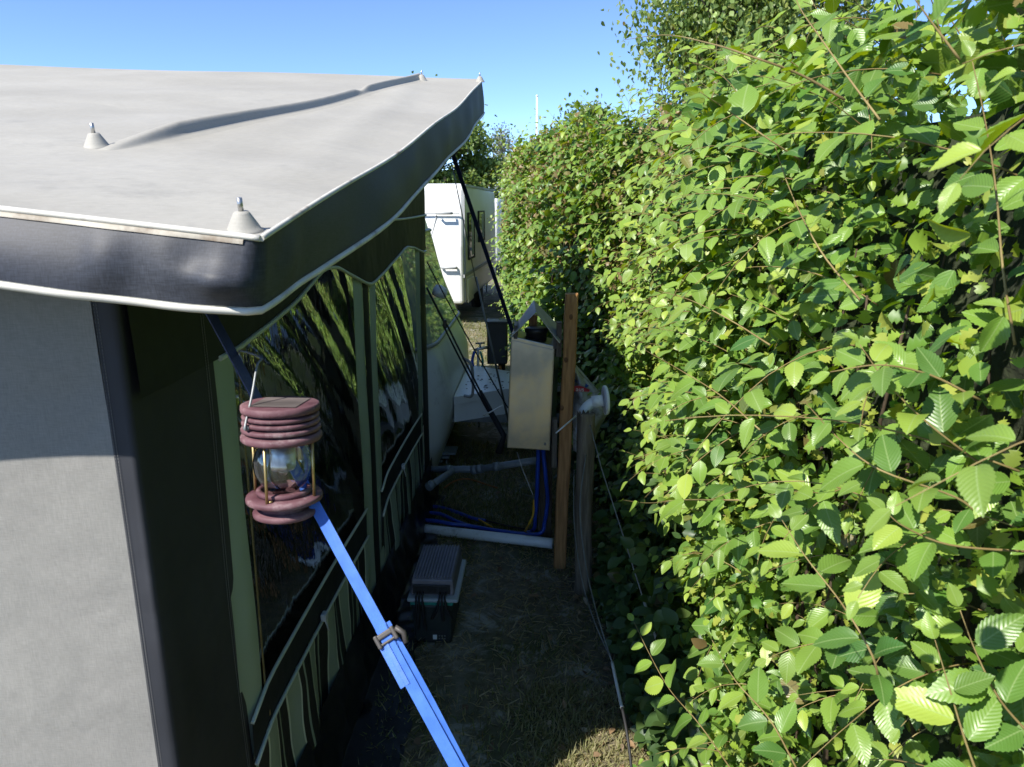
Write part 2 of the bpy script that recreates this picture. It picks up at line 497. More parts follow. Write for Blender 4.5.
def leaf_mat(name, dark, light, young, rough=0.42, trans=0.38, veins=True, under=1.35, spec=0.45):
    """leaf: per-leaf tint from the 'tint' attribute, ribs from the leaf's own UV"""
    m, nt, p, out = nodes(name)
    at = N(nt, 'ShaderNodeAttribute', attribute_name='tint')
    sp = N(nt, 'ShaderNodeSeparateColor'); nt.links.new(at.outputs['Color'], sp.inputs[0])
    mx = N(nt, 'ShaderNodeMix', data_type='RGBA')
    nt.links.new(sp.outputs[0], mx.inputs[0]); mx.inputs[6].default_value = (*dark, 1); mx.inputs[7].default_value = (*light, 1)
    m2 = N(nt, 'ShaderNodeMix', data_type='RGBA')
    nt.links.new(sp.outputs[1], m2.inputs[0]); nt.links.new(mx.outputs[2], m2.inputs[6]); m2.inputs[7].default_value = (*young, 1)
    colr = m2.outputs[2]
    br = N(nt, 'ShaderNodeMapRange'); setin(br, From_Min=0.975, From_Max=1.0, To_Max=0.9)
    nt.links.new(sp.outputs[2], br.inputs[0])
    mb_r = N(nt, 'ShaderNodeMix', data_type='RGBA')
    nt.links.new(br.outputs[0], mb_r.inputs[0]); nt.links.new(colr, mb_r.inputs[6]); mb_r.inputs[7].default_value = (0.16, 0.10, 0.035, 1)
    colr = mb_r.outputs[2]
    nrm = None
    if veins:
        uv = N(nt, 'ShaderNodeUVMap')
        sx = N(nt, 'ShaderNodeSeparateXYZ'); nt.links.new(uv.outputs[0], sx.inputs[0])
        c = N(nt, 'ShaderNodeMath', operation='SUBTRACT'); c.inputs[1].default_value = 0.5
        nt.links.new(sx.outputs[1], c.inputs[0])
        a = N(nt, 'ShaderNodeMath', operation='ABSOLUTE'); nt.links.new(c.outputs[0], a.inputs[0])
        k = N(nt, 'ShaderNodeMath', operation='MULTIPLY_ADD'); k.inputs[1].default_value = -0.62
        nt.links.new(a.outputs[0], k.inputs[0]); nt.links.new(sx.outputs[0], k.inputs[2])
        f = N(nt, 'ShaderNodeMath', operation='MULTIPLY'); f.inputs[1].default_value = 11.0
        nt.links.new(k.outputs[0], f.inputs[0])
        pp = N(nt, 'ShaderNodeMath', operation='PINGPONG'); pp.inputs[1].default_value = 0.5
        nt.links.new(f.outputs[0], pp.inputs[0])
        bp = N(nt, 'ShaderNodeBump'); setin(bp, Strength=0.20, Distance=0.003)
        nt.links.new(pp.outputs[0], bp.inputs['Height'])
        nrm = bp.outputs[0]
        # pale ribs: the midrib and the side ribs
        mr = N(nt, 'ShaderNodeMapRange'); setin(mr, From_Min=0.07, From_Max=0.0, To_Min=0.0, To_Max=0.13)
        nt.links.new(pp.outputs[0], mr.inputs[0])
        md = N(nt, 'ShaderNodeMapRange'); setin(md, From_Min=0.035, From_Max=0.0, To_Min=0.0, To_Max=0.5)
        nt.links.new(a.outputs[0], md.inputs[0])
        mxx = N(nt, 'ShaderNodeMath', operation='MAXIMUM')
        nt.links.new(mr.outputs[0], mxx.inputs[0]); nt.links.new(md.outputs[0], mxx.inputs[1])
        m3 = N(nt, 'ShaderNodeMix', data_type='RGBA')
        nt.links.new(mxx.outputs[0], m3.inputs[0]); nt.links.new(colr, m3.inputs[6])
        m3.inputs[7].default_value = (0.26, 0.34, 0.12, 1)
        colr = m3.outputs[2]
    # paler underside of the leaf
    ge = N(nt, 'ShaderNodeNewGeometry')
    mu = N(nt, 'ShaderNodeMix', data_type='RGBA'); mu.blend_type = 'MULTIPLY'
    bf = N(nt, 'ShaderNodeMath', operation='MULTIPLY'); bf.inputs[1].default_value = 0.8
    nt.links.new(ge.outputs['Backfacing'], bf.inputs[0])
    nt.links.new(bf.outputs[0], mu.inputs[0]); nt.links.new(colr, mu.inputs[6]); mu.inputs[7].default_value = (under, under, under * 1.25, 1)
    nt.links.new(mu.outputs[2], p.inputs['Base Color'])
    setin(p, Roughness=rough); p.inputs['Specular IOR Level'].default_value = spec
    tl = N(nt, 'ShaderNodeBsdfTranslucent')
    hs = N(nt, 'ShaderNodeHueSaturation'); setin(hs, Saturation=1.15, Value=1.7, Hue=0.48)
    nt.links.new(colr, hs.inputs['Color']); nt.links.new(hs.outputs[0], tl.inputs[0])
    if nrm:
        nt.links.new(nrm, p.inputs['Normal'])
    ms = N(nt, 'ShaderNodeMixShader'); ms.inputs[0].default_value = trans
    nt.links.new(p.outputs[0], ms.inputs[1]); nt.links.new(tl.outputs[0], ms.inputs[2])
    nt.links.new(ms.outputs[0], out.inputs[0])
    return m


M['elm'] = leaf_mat('elm_leaf', (0.042, 0.112, 0.020), (0.138, 0.245, 0.030), (0.26, 0.34, 0.045), rough=0.36, spec=0.5, trans=.30)
M['haw'] = leaf_mat('hawthorn_leaf', (0.075, 0.17, 0.018), (0.21, 0.31, 0.03), (0.30, 0.33, 0.05), veins=False)
M['redtip'] = leaf_mat('young_hawthorn_tip', (0.10, 0.14, 0.03), (0.18, 0.21, 0.04), (0.26, 0.17, 0.08), veins=False)
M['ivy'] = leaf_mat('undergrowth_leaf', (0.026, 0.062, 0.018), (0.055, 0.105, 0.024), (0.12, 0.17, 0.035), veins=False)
M['birchleaf'] = leaf_mat('birch_leaf', (0.085, 0.15, 0.035), (0.18, 0.25, 0.055), (0.25, 0.29, 0.07), veins=False)
M['treeleaf'] = leaf_mat('broad_leaf', (0.07, 0.13, 0.03), (0.15, 0.22, 0.05), (0.22, 0.27, 0.07), veins=False)
M['greyleaf'] = leaf_mat('pale_leaf', (0.13, 0.15, 0.10), (0.19, 0.21, 0.14), (0.22, 0.24, 0.17), veins=False)
M['grass'] = leaf_mat('grass_blade', (0.075, 0.105, 0.022), (0.17, 0.185, 0.055), (0.36, 0.30, 0.15), veins=False, rough=0.6)


def birch_bark():
    m = mat('birch_bark', (0.30, 0.29, 0.27), 0.8, (0.42, 0.41, 0.38), scale=3, dirt=(0.06, 0.05, 0.045), dirt_scale=2.4, dirt_amt=(0.48, 0.56), stretch=(1, 1, 2.6))
    return m


M['birch'] = birch_bark()


def ground_mat():
    m, nt, p, out = nodes('lawn_soil')
    tc = N(nt, 'ShaderNodeTexCoord')
    n1 = N(nt, 'ShaderNodeTexNoise'); setin(n1, Scale=1.7, Detail=10.0, Roughness=0.65)
    n2 = N(nt, 'ShaderNodeTexNoise'); setin(n2, Scale=26.0, Detail=8.0, Roughness=0.7)
    n3 = N(nt, 'ShaderNodeTexNoise'); setin(n3, Scale=4.5, Detail=8.0, Roughness=0.75, Distortion=0.8)
    for n in (n1, n2, n3): nt.links.new(tc.outputs['Object'], n.inputs['Vector'])
    r1 = N(nt, 'ShaderNodeValToRGB')
    e = r1.color_ramp.elements
    e[0].position, e[0].color = 0.3, (0.10, 0.08, 0.052, 1)
    e[1].position, e[1].color = 0.72, (0.30, 0.26, 0.18, 1)
    k = e.new(0.5); k.color = (0.17, 0.145, 0.09, 1)
    nt.links.new(n2.outputs[0], r1.inputs[0])
    # green where grass roots thicken
    mr = N(nt, 'ShaderNodeMapRange'); setin(mr, From_Min=0.45, From_Max=0.62)
    nt.links.new(n1.outputs[0], mr.inputs[0])
    mx = N(nt, 'ShaderNodeMix', data_type='RGBA'); nt.links.new(mr.outputs[0], mx.inputs[0])
    nt.links.new(r1.outputs[0], mx.inputs[6]); mx.inputs[7].default_value = (0.075, 0.085, 0.03, 1)
    # bare pale trodden patches
    m3 = N(nt, 'ShaderNodeMapRange'); setin(m3, From_Min=0.54, From_Max=0.64)
    nt.links.new(n3.outputs[0], m3.inputs[0])
    mx2 = N(nt, 'ShaderNodeMix', data_type='RGBA'); nt.links.new(m3.outputs[0], mx2.inputs[0])
    nt.links.new(mx.outputs[2], mx2.inputs[6]); mx2.inputs[7].default_value = (0.38, 0.37, 0.31, 1)
    # a worn sandy strip where people step beside the skirt
    sx = N(nt, 'ShaderNodeSeparateXYZ'); nt.links.new(tc.outputs['Object'], sx.inputs[0])
    ad = N(nt, 'ShaderNodeMath', operation='ADD'); ad.inputs[1].default_value = 0.31; nt.links.new(sx.outputs[0], ad.inputs[0])
    ab = N(nt, 'ShaderNodeMath', operation='ABSOLUTE'); nt.links.new(ad.outputs[0], ab.inputs[0])
    wv = N(nt, 'ShaderNodeMath', operation='MULTIPLY_ADD'); wv.inputs[1].default_value = -0.55; nt.links.new(n3.outputs[0], wv.inputs[0]); nt.links.new(ab.outputs[0], wv.inputs[2])
    ms = N(nt, 'ShaderNodeMapRange'); setin(ms, From_Min=-0.20, From_Max=-0.32, To_Min=0.0, To_Max=0.42); nt.links.new(wv.outputs[0], ms.inputs[0])
    mx3 = N(nt, 'ShaderNodeMix', data_type='RGBA'); nt.links.new(ms.outputs[0], mx3.inputs[0])
    nt.links.new(mx2.outputs[2], mx3.inputs[6]); mx3.inputs[7].default_value = (0.42, 0.41, 0.35, 1)
    nt.links.new(mx3.outputs[2], p.inputs['Base Color'])
    setin(p, Roughness=0.95)
    b = N(nt, 'ShaderNodeBump'); setin(b, Strength=0.9, Distance=0.02)
    nt.links.new(n2.outputs[0], b.inputs['Height']); nt.links.new(b.outputs[0], p.inputs['Normal'])
    return m


M['ground'] = ground_mat()

# ------------------------------------------------------------------ ground
xs = np.concatenate([np.linspace(-400, -12, 8), np.linspace(-10, 10, 81), np.linspace(12, 400, 8)])
ys = np.concatenate([np.linspace(-400, -6, 8), np.linspace(-4, 18, 89), np.linspace(20, 500, 12)])


def gz(x, y):
    return 0.012 * math.sin(x * 2.3 + y * 1.1) + 0.010 * math.sin(y * 3.1 - x * 1.7) if abs(x) < 10 and -4 <= y <= 18 else 0.0


g = MB()
g.sheet([[Vector((x, y, gz(x, y))) for x in xs] for y in ys])
tag(obj('ground', g, M['ground']), kind='structure')

# ------------------------------------------------------------------ the awning
XW = -0.716
YF = 1.17
YB = 4.36
aw = thing('caravan_awning', 'grey-roofed caravan awning with charcoal valance and clear plastic windows along its side', 'awning', (-2.0, 2.7, 0))
XR_N, XR_F = -0.365, -0.335                     # right roof edge, near and far
Y0R, Y1R = 0.93, 4.22


def roof_z(x, y):
    v = (y - Y0R) / (Y1R - Y0R)
    xr = lerp(XR_N, XR_F, v)
    d = max(0.0, xr - x)
    z = 1.858 + 0.7185 * v
    z += lerp(0.10 * min(d, 0.4) + 0.02 * max(0, d - 0.4), 0.033 * d, v)
    z -= 0.035 * 4 * v * (1 - v) * math.exp(-d / 0.45)          # the edge sags between its two poles
    z -= 0.018 * 4 * v * (1 - v) * (1 - math.exp(-d / 0.45))
    # slack folds fanning from the corner poles
    z += 0.003 * math.sin(9 * d + 5.0 * v) * math.sin(math.pi * v) + 0.004 * math.sin(17 * v + 3 * d)
    z += 0.010 * math.exp(-((d - 0.10 - 0.25 * v) / 0.07) ** 2) * math.sin(math.pi * v)
    z -= 0.012 * math.exp(-((d - 0.45 - 0.1 * math.sin(3 * v)) / 0.12) ** 2) * math.sin(math.pi * v)
    return z


def on_roof(px, py, lift=0.0):
    y = 1.5
    for _ in range(60):
        p = aY(y, px, py)
        y += (roof_z(p.x, p.y) + lift - p.z) * -1.2 if False else 0
        # walk along the ray until it meets the cloth
        lo, hi = 0.9, 4.3
        f = lambda t: aY(t, px, py).z - (roof_z(aY(t, px, py).x, t) + lift)
        if f(lo) * f(hi) > 0:
            return aY(lo if abs(f(lo)) < abs(f(hi)) else hi, px, py)
        for _k in range(50):
            mid = (lo + hi) / 2
            if f(lo) * f(mid) <= 0: hi = mid
            else: lo = mid
        return aY(lo, px, py)


pn = on_roof(108, 149)
pf = on_roof(418, 80)
pk = on_roof(366, 95)
XP_N, XP_F = pn.x, pf.x


def pole_x(y): return lerp(XP_N, XP_F, (y - pn.y) / (pf.y - pn.y))


def roof_top(x, y):
    z = roof_z(x, y)
    return z


def sleeve_rows():
    out = []
    for y in np.linspace(pn.y - 0.03, pf.y + 0.02, 90):
        k = min(1.0, max(0.0, (y - pn.y + 0.03) / 0.30)) ** 0.7
        notch = 1 - 0.6 * math.exp(-((y - pk.y) / 0.06) ** 2)
        wd = 0.018 if y < pk.y else 0.015
        row = []
        for q in np.linspace(-3.2, 3.2, 41):
            x = pole_x(y) + q * wd
            h = k * notch * 0.025 * math.exp(-abs(q) ** 4) + 0.007 * math.exp(-(q / 1.5) ** 2) * k
            row.append(Vector((x, y, roof_z(x, y) + h - 0.003 + 0.005 * k - 0.004 * (abs(q) / 3.2) ** 4)))
        out.append(row)
    return out


rows = []
ds = np.concatenate([np.linspace(0, 1.15, 90), np.linspace(1.2, 3.4, 60)])
for y in np.linspace(Y0R, Y1R + 0.1, 110):
    v = (y - Y0R) / (Y1R - Y0R)
    xr = lerp(XR_N, XR_F, v)
    rows.append([Vector((xr - d, y, roof_top(xr - d, y))) for d in ds])
roof = obj('roof', MB().sheet(rows), M['roof'], aw)
obj('pole_sleeve', MB().sheet(sleeve_rows()), M['roof'], roof)
# underside lining so that no sun leaks into the tent
obj('roof_lining', MB().sheet([[Vector((p.x, p.y, p.z - 0.02)) for p in r_[4::6]] for r_ in rows[2::4]]), M['wallcloth'], aw)

# seam lines on the roof
sm = MB()
for (a, b) in (((0, 192), (90, 214)), ):
    pass
edge_side = [Vector((lerp(XR_N, XR_F, t), lerp(Y0R, Y1R, t), 0)) for t in np.concatenate([np.linspace(0, .06, 14), np.linspace(.08, 1, 60)])]
for p in edge_side: p.z = roof_z(p.x, p.y) + 0.001
edge_front = [Vector((x, Y0R, roof_z(x, Y0R) + 0.001)) for x in np.concatenate([np.linspace(-3.75, XR_N - .26, 60), np.linspace(XR_N - .24, XR_N, 24)])]
sm.tube([p + Vector((0, -0.001, 0)) for p in edge_front], 0.0042, 8)
sm.tube([p + Vector((0.001, 0, 0)) for p in edge_side], 0.0042, 8)
obj('roof_piping', sm, M['piping'], roof)
# hanging valance, front then side, as one cloth bent round the corner
top, bot = [], []
for p in edge_front[:-1]:
    t = (p.x + 3.75) / (3.75 + XR_N)
    drop = 0.094 + 0.002 * math.exp(-((p.x - XR_N) / 0.2) ** 2) + 0.004 * math.sin(p.x * 9)
    top.append(p.copy()); bot.append(Vector((p.x, p.y - 0.022 + 0.006 * math.sin(p.x * 11), p.z - drop)))
for k, p in enumerate(edge_side[1:]):
    t = (p.y - Y0R) / (Y1R - Y0R)
    drop = interp(t, (0, 0.02, 0.05, 0.3, 0.6, 1.0), (0.098, 0.100, 0.104, 0.125, 0.15, 0.165))
    top.append(p.copy())
    bot.append(Vector((p.x - 0.020 * math.exp(-t / .06) + 0.022 * min(1, t / .25) * (1 - .8 * t) + 0.006 * math.sin(9 * t), p.y + 0.0, p.z - drop)))
# round the bottom at the corner
vrows = []
NV = 10
for j in range(NV + 1):
    s = j / NV
    row = []
    for i, (a, b) in enumerate(zip(top, bot)):
        q = a.lerp(b, s)
        side = i >= len(edge_front) - 1
        bulge = 0.009 * math.sin(math.pi * s) * (1 if not side else 0.35)
        if i < len(edge_front) - 1: q.x -= 0.020 * s * math.exp(-abs(q.x - XR_N) / 0.12)
        t = i * 0.21
        q += Vector((bulge, 0, 0)) if side else Vector((0, -bulge, 0))
        wob = 0.0045 * math.sin(t * 1.7 + 3 * s) * s + 0.003 * math.sin(t * 4.1) * math.sin(math.pi * s)
        q += Vector((wob, 0, 0)) if side else Vector((0, wob, 0))
        if not side:
            dx = q.x - XR_N
            q.y += 0.020 * math.exp(-(dx / 0.10) ** 2) * s - 0.018 * math.exp(-((dx + 0.05) / 0.05) ** 2) * math.exp(-((s - 0.62) / 0.16) ** 2)
        row.append(q)
    vrows.append(row)
val = obj('valance', MB().sheet(vrows), M['navy'], aw)
nf_ = len(edge_front) - 2
obj('seam_tape', MB().sheet([[vrows[0][i] + Vector((0, -.003, -.003)) for i in range(nf_)], [vrows[0][i].lerp(vrows[1][i], .5) + Vector((0, -.003, 0)) for i in range(nf_)], [vrows[1][i] + Vector((0, -.002, 0)) for i in range(nf_)]]), M['tape'], val)
vp = MB()
vp.tube([p + Vector((0, 0, -0.001)) for p in vrows[-1]], 0.0055, 8)
vp.sheet([[p + Vector((0.0015, -0.0015, 0.004)) for p in vrows[-1]], [p.lerp(q, 0.10) + Vector((0.002, -0.002, 0.004)) for p, q in zip(vrows[-1], vrows[-2])]])
obj('valance_trim', vp, M['piping'], val)
obj('leaf_speck', MB().box(aY(0.945, 204, 281), (0.006, 0.003, 0.004)), M['orange'], val)
# far end flap hanging below the roof corner
fl = [aY(4.18, 471, 112), aY(4.18, 462, 140), aY(4.18, 440, 172), aY(4.18, 425, 165), aY(4.18, 424, 120)]
obj('end_flap', MB().prism(fl, (0, 0.004, 0)), M['dark'], aw)

# pole-tip cones with their spikes
for i, (px, py, sc) in enumerate(((97, 147, 1.0), (247, 232, 0.86), (422, 79, 1.0), (480, 83, 0.9))):
    p = on_roof(px, py) if i < 2 else (aY(4.15, px, py) if i == 2 else aY(4.2, px, py))
    if i == 1: p = Vector((XR_N - 0.035, Y0R + 0.035, roof_z(XR_N - 0.035, Y0R + 0.035)))
    if i >= 2: p.z = roof_z(p.x, p.y)
    nrm = Vector((0, -0.2, 1)).normalized()
    Mx = Matrix.Translation(p - nrm * 0.004) @ nrm.to_track_quat('Z', 'Y').to_matrix().to_4x4()
    q = 0.026 * sc
    cone = obj('pole_cap', MB().lathe([(q * 1.12, 0), (q * 1.1, .004 * sc), (q, .006 * sc), (q * .88, .012 * sc), (q * .50, .030 * sc), (q * .42, .033 * sc), (0, .034 * sc)], Mx, 24), M['roof'], aw)
    obj('spike', MB().tube([Mx @ Vector((0, 0, .033 * sc)), Mx @ Vector((0.0005, 0, .054 * sc))], .0042 * sc, 10), M['steel'], cone)

# front wall (faces the camera): grey panel, seam, dark corner strip
YP = YF


def front_rows(x0, x1, y, z0, z1, nx=30, nz=24, amp=0.006):
    rr = []
    for j in range(nz + 1):
        z = lerp(z0, z1, j / nz)
        rr.append([Vector((x, y + amp * (math.sin(3.1 * x + 4.3 * z) * 0.6 + math.sin(7.7 * z - 2.2 * x + 1) * 0.3 + 0.25 * math.sin(19 * (x + 0.6 * z))), z))
                   for x in np.linspace(x0, x1, nx + 1)])
    return rr


XS = -0.757
obj('front_panel', MB().sheet(front_rows(-3.75, XS, YP, 0.0, 1.84, 60, 30)), M['panel'], aw)
# dark corner strip wraps from the front round the corner pole on to the side
rr = []
for j in range(33):
    z = lerp(0.0, 1.87, j / 32)
    row = []
    for x in np.linspace(XS, XW - 0.012, 5):
        row.append(Vector((x, YP - 0.002 + 0.001 * math.sin(6 * z), z)))
    for a in np.linspace(15, 90, 5):
        row.append(Vector((XW - 0.012 + 0.012 * math.sin(R(a)), YP + 0.010 - 0.012 * math.cos(R(a)), z)))
    for y in np.linspace(YP + 0.03, 1.49, 12):
        row.append(Vector((XW + 0.004 * math.sin(5 * z + 13 * y), y, z)))
    rr.append(row)
cs = obj('corner_strip', MB().sheet(rr), M['dark'], aw)
se = MB()
for x in (XS + 0.003, XS + 0.008):
    for k in range(298):
        z = 0.02 + k * 0.006
        se.tube([(x, YP - 0.0035, z), (x, YP - 0.0035, z + 0.0035)], 0.0005, 4)
for y in (1.445, 1.455):
    for k in range(300):
        z = 0.02 + k * 0.006
        se.tube([(XW + 0.005 + 0.004 * math.sin(5 * z + 13 * y), y, z), (XW + 0.005 + 0.004 * math.sin(5 * z + 13 * y), y, z + 0.0035)], 0.0005, 4)
obj('stitching', se, M['cord'], cs)

# far left and back wall close the tent
cl = MB()
cl.sheet([[Vector((-3.70, y, (roof_z(-3.70, y) - 0.03) * k)) for y in np.linspace(YF, 4.25, 12)] for k in (0, 1)], False)
obj('left_wall', cl, M['wallcloth'], aw)


def wall_poly(pts, x, th=0.003):
    return MB().prism([Vector((x, y, z)) for y, z in pts], (th, 0, 0))


def scallop(y):
    ys_ = (1.40, 1.48, 1.61, 1.80, 2.0, 2.28, 2.36, 2.48, 2.84, 2.92, 2.99, 3.25, 3.52, 3.70, 3.78, 4.0, 4.33, 4.45)
    zs_ = (1.570, 1.571, 1.575, 1.60, 1.632, 1.694, 1.70, 1.692, 1.600, 1.586, 1.588, 1.612, 1.652, 1.686, 1.690, 1.674, 1.630, 1.63)
    return interp(y, ys_, zs_)


# upper dark band with scalloped lower edge and pale piping
yy = np.linspace(1.185, 4.42, 90)
ub = MB()
ub.sheet([[Vector((XW + 0.010 + 0.004 * math.sin(7 * y + 3 * k), y, lerp(scallop(y), min(2.5, roof_z(XW, min(y, 4.2)) - 0.02), k))) for y in yy] for k in (0, 0.15, 0.4, 0.7, 1)])
ubo = obj('upper_band', ub, M['wallcloth'], aw)
pp = MB()
pp.tube([(XW + 0.012 + 0.004 * math.sin(7 * y), y, scallop(y)) for y in yy if y >= 1.48], 0.0065, 8)
pp.tube([(XW + 0.016, y, 1.842 + 0.006 * math.sin(3 * y)) for y in np.linspace(2.6, 4.42, 30)], 0.006, 8)
obj('scallop_piping', pp, M['pipingg'], ubo)

# side wall: uprights in green-grey cloth with dark seams
for (ya, yb, x) in ((1.485, 1.60, XW), (2.70, 2.83, XW + 0.001), (2.93, 3.06, XW + 0.001), (4.05, 4.20, XW)):
    rws = []
    for z in np.linspace(0.26 if ya > 1.5 else 0.20, 1.72, 26):
        rws.append([Vector((x + 0.004 * math.sin(40 * y + 2 * z) + 0.002 * math.sin(9 * z), y - 0.045 * (1.6 - z) * (0.5 if ya > 1.6 else 0.6), z)) for y in np.linspace(ya, yb, 10)])
    obj('upright_strip', MB().sheet(rws), M['green'], aw)
for (ya, yb) in ((2.83, 2.93), (4.20, 4.40)):
    rws = []
    for z in np.linspace(0.02, 1.75, 26):
        rws.append([Vector((XW + 0.003 + 0.006 * math.sin(math.pi * (y - ya) / (yb - ya)), y - 0.045 * (1.6 - z) * 0.5, z)) for y in np.linspace(ya, yb, 6)])
    obj('seam_strip', MB().sheet(rws), M['wallcloth'], aw)
# zip along the near upright
zp = MB()
for k in range(200):
    z = 0.6 + k * 0.0049
    y = 1.61 - 0.027 * (1.6 - z)
    zp.box((XW + 0.0065, y, z), (0.003, 0.006, 0.0028))
zp.box((XW + 0.007, 1.62 - 0.027, 0.60), (0.004, 0.008, 0.03), bev=0.001)
obj('zip', zp, M['brass'], aw)


# window panes: slack vinyl, wrinkled
def pane(y0, y1, z0, z1, ang, lam, amp, seed):
    rws = []
    ca, sa = math.cos(ang), math.sin(ang)
    for z in np.linspace(z0, z1, 110):
        row = []
        for y in np.linspace(y0, y1, 120):
            q = y * ca + z * sa
            s = z * ca - y * sa
            k = 0.35 + 0.65 * max(0, min(1, (z - 0.85) / 0.45))
            h = math.sin(2 * math.pi * q / lam + 1.3 * math.sin(3.1 * s + seed)) + 0.22 * math.sin(2 * math.pi * q / (lam * 0.57) + 2.1 * math.sin(2.3 * s) + seed)
            h += 0.8 * math.sin(2 * math.pi * q / (lam * 2.3) + seed * 2)
            yy_ = y - 0.045 * (1.6 - z) * 0.5
            row.append(Vector((XW - 0.008 - 0.115 * (z - 0.56) ** 1.3 + amp * k * h + 0.003 * math.sin(5 * y + 4 * z), yy_, z)))
        rws.append(row)
    return MB().sheet(rws)


obj('window', pane(1.59, 2.98, 0.56, 1.72, R(48), 0.17, 0.0042, 0.6), M['vinyl'], aw)
obj('window', pane(3.05, 4.30, 0.56, 1.72, R(32), 0.20, 0.0042, 2.1), M['vinyl'], aw)

# band under each window: two pale pipings with a dark band between, striped skirt, black mud flap
for (ya, yb) in ((1.50, 2.71), (2.98, 4.09)):
    b = MB()
    n = 24
    yl = np.linspace(ya, yb, n)
    dip = lambda y: 0.012 * math.sin(math.pi * (y - ya) / (yb - ya)) + 0.035 * max(0, 1 - (y - ya) / 0.12) * -1
    b.sheet([[Vector((XW + 0.006 + 0.004 * k + 0.002 * math.sin(9 * y), y - 0.02, lerp(0.565, 0.690, k) + dip(y))) for y in yl] for k in (0, 0.5, 1)])
    bo = obj('sill_band', b, M['wallcloth'], aw)
    pi = MB()
    for z in (0.566, 0.688):
        pi.tube([(XW + 0.012, y - 0.02, z + dip(y)) for y in yl], 0.0055, 8)
    obj('band_piping', pi, M['pipingg'], bo)
    sk = MB()
    sk.sheet([[Vector((XW + 0.004 + 0.012 * (1 - k) * math.sin(14 * y) + 0.008 * math.sin(23 * y + 2 * k), y - 0.03 - 0.03 * (1 - k), lerp(0.24, 0.57, k) + (dip(y) if k > 0.5 else 0))) for y in np.linspace(ya, yb, 60)] for k in np.linspace(0, 1, 9)])
    obj('striped_skirt', sk, M['stripes'], aw)
# tie-down toggles on the band
for y in (2.04, 3.42):
    tg = MB().box((XW + 0.022, y, 0.60), (0.018, 0.030, 0.026), bev=0.004)
    tg.tube([(XW + 0.02, y, 0.60), (XW + 0.03, y + 0.01, 0.54)], 0.003, 6)
    obj('toggle', tg, M['tray'], aw)
mf = MB()
mrows = []
for k in np.linspace(0, 1, 26):
    row = []
    for y in np.linspace(1.16, 4.40, 150):
        out_ = 0.20 * max(0, (k - 0.72) / 0.28) ** 1.0 * interp(y, (1.1, 2.0, 3.0, 4.4), (1.0, 1.0, 0.55, 0.15))
        z = 0.29 * (1 - min(1, k / 0.72)) + 0.006
        amp = 0.018 * math.sin(math.pi * min(1, k / 0.72)) + 0.012 * (k > 0.72)
        w = math.sin(21 * y + 5 * k) * 0.6 + math.sin(47 * y - 9 * k) * 0.4 + 0.5 * math.sin(9 * y)
        row.append(Vector((XW + 0.012 + 0.05 * k + out_ + amp * w, y, max(gz(XW, y) + 0.012, z + (0.012 + 0.012 * w if k > 0.7 else 0)))))
    mrows.append(row)
mf.sheet(mrows)
obj('mud_flap', mf, M['tarp'], aw)
# awning corner pole of dark steel seen inside near the corner, and the roof poles
for y_, z_ in ((1.21, 1.84), (2.86, 2.2), (4.28, 2.5)):
    obj('frame_pole', MB().tube([(XW - 0.19, y_, 0.0), (XW - 0.19, y_, z_)], 0.0125, 10), M['steel'], aw)

# ------------------------------------------------------------------ straps and guy ropes
s_top = aY(1.14, 211, 314)
s_low = aY(0.80, 457, 767)
d_ = (s_low - s_top)
tg = s_top + d_ * (s_top.z / -d_.z)
sp_pts = [s_top.lerp(tg, t) for t in np.linspace(0, 1, 40)]
t_b = 0.43
st_ = thing('storm_strap', 'bright blue webbing storm strap running from the awning corner down beside the lantern', 'strap', s_top)
wd_side = Vector((0.62, 0.22, 0.35))
n_up = [p for p in sp_pts if (p - s_top).length < t_b * (tg - s_top).length * 1.0 + 0.05]
bk = aY(0.90, 387, 634)
tb = (bk - s_top).dot(tg - s_top) / (tg - s_top).length_squared
pa = [s_top.lerp(tg, t) for t in np.linspace(0, tb + 0.01, 20)]
pb = [s_top.lerp(tg, t) for t in np.linspace(tb - 0.005, 1, 30)]
cut = 8
tws = [Vector((0.25, 0.75, -0.1)).lerp(wd_side, min(1, max(0, (i - 5) / 9))) for i in range(20)]
obj('upper_webbing', MB().strap(pa[:cut + 1], 0.022, 0.0022, tws[:cut + 1]), M['navyweb'], st_)  # upper run coloured dark navy to carry the shade under the eave
obj('middle_webbing', MB().strap(pa[cut:], 0.017, 0.0024, tws[cut:]), M['strap'], st_)
lw = MB().strap([p + Vector((0.000, -0.002, 0)) for p in pb], 0.0165, 0.0022, wd_side)
lw.strap([p + Vector((0.0055, 0.004, 0.003)) + Vector((.0015, 0, .001)) * math.sin(i * 1.1) for i, p in enumerate(pb)], 0.0145, 0.002, wd_side + Vector((0, 0.35, 0.1)))
tailp = [s_top.lerp(tg, t) + Vector((-0.006, -0.005, -0.004 - .02 * (t - tb))) for t in np.linspace(tb + 0.004, tb + 0.03, 5)]
lw.strap(tailp, 0.015, 0.002, wd_side + Vector((0.1, -.2, 0)))
obj('lower_webbing', lw, M['strap'], st_)
bc = s_top.lerp(tg, tb)
ax = (tg - s_top).normalized()
sdv = (wd_side - ax * wd_side.dot(ax)).normalized()
nv = ax.cross(sdv)
if nv.y > 0: nv = -nv
ROT = Matrix((sdv, ax, nv)).transposed()
b = MB()
b.box(bc + nv * 0.004, (0.028, 0.008, 0.005), ROT, bev=0.002)
b.box(bc + nv * 0.004 + ax * 0.011, (0.028, 0.004, 0.005), ROT, bev=0.002)
b.box(bc + nv * 0.004 + sdv * 0.013 + ax * 0.005, (0.006, 0.020, 0.009), ROT, bev=0.002)
b.box(bc + nv * 0.004 - sdv * 0.013 + ax * 0.005, (0.006, 0.020, 0.009), ROT, bev=0.002)
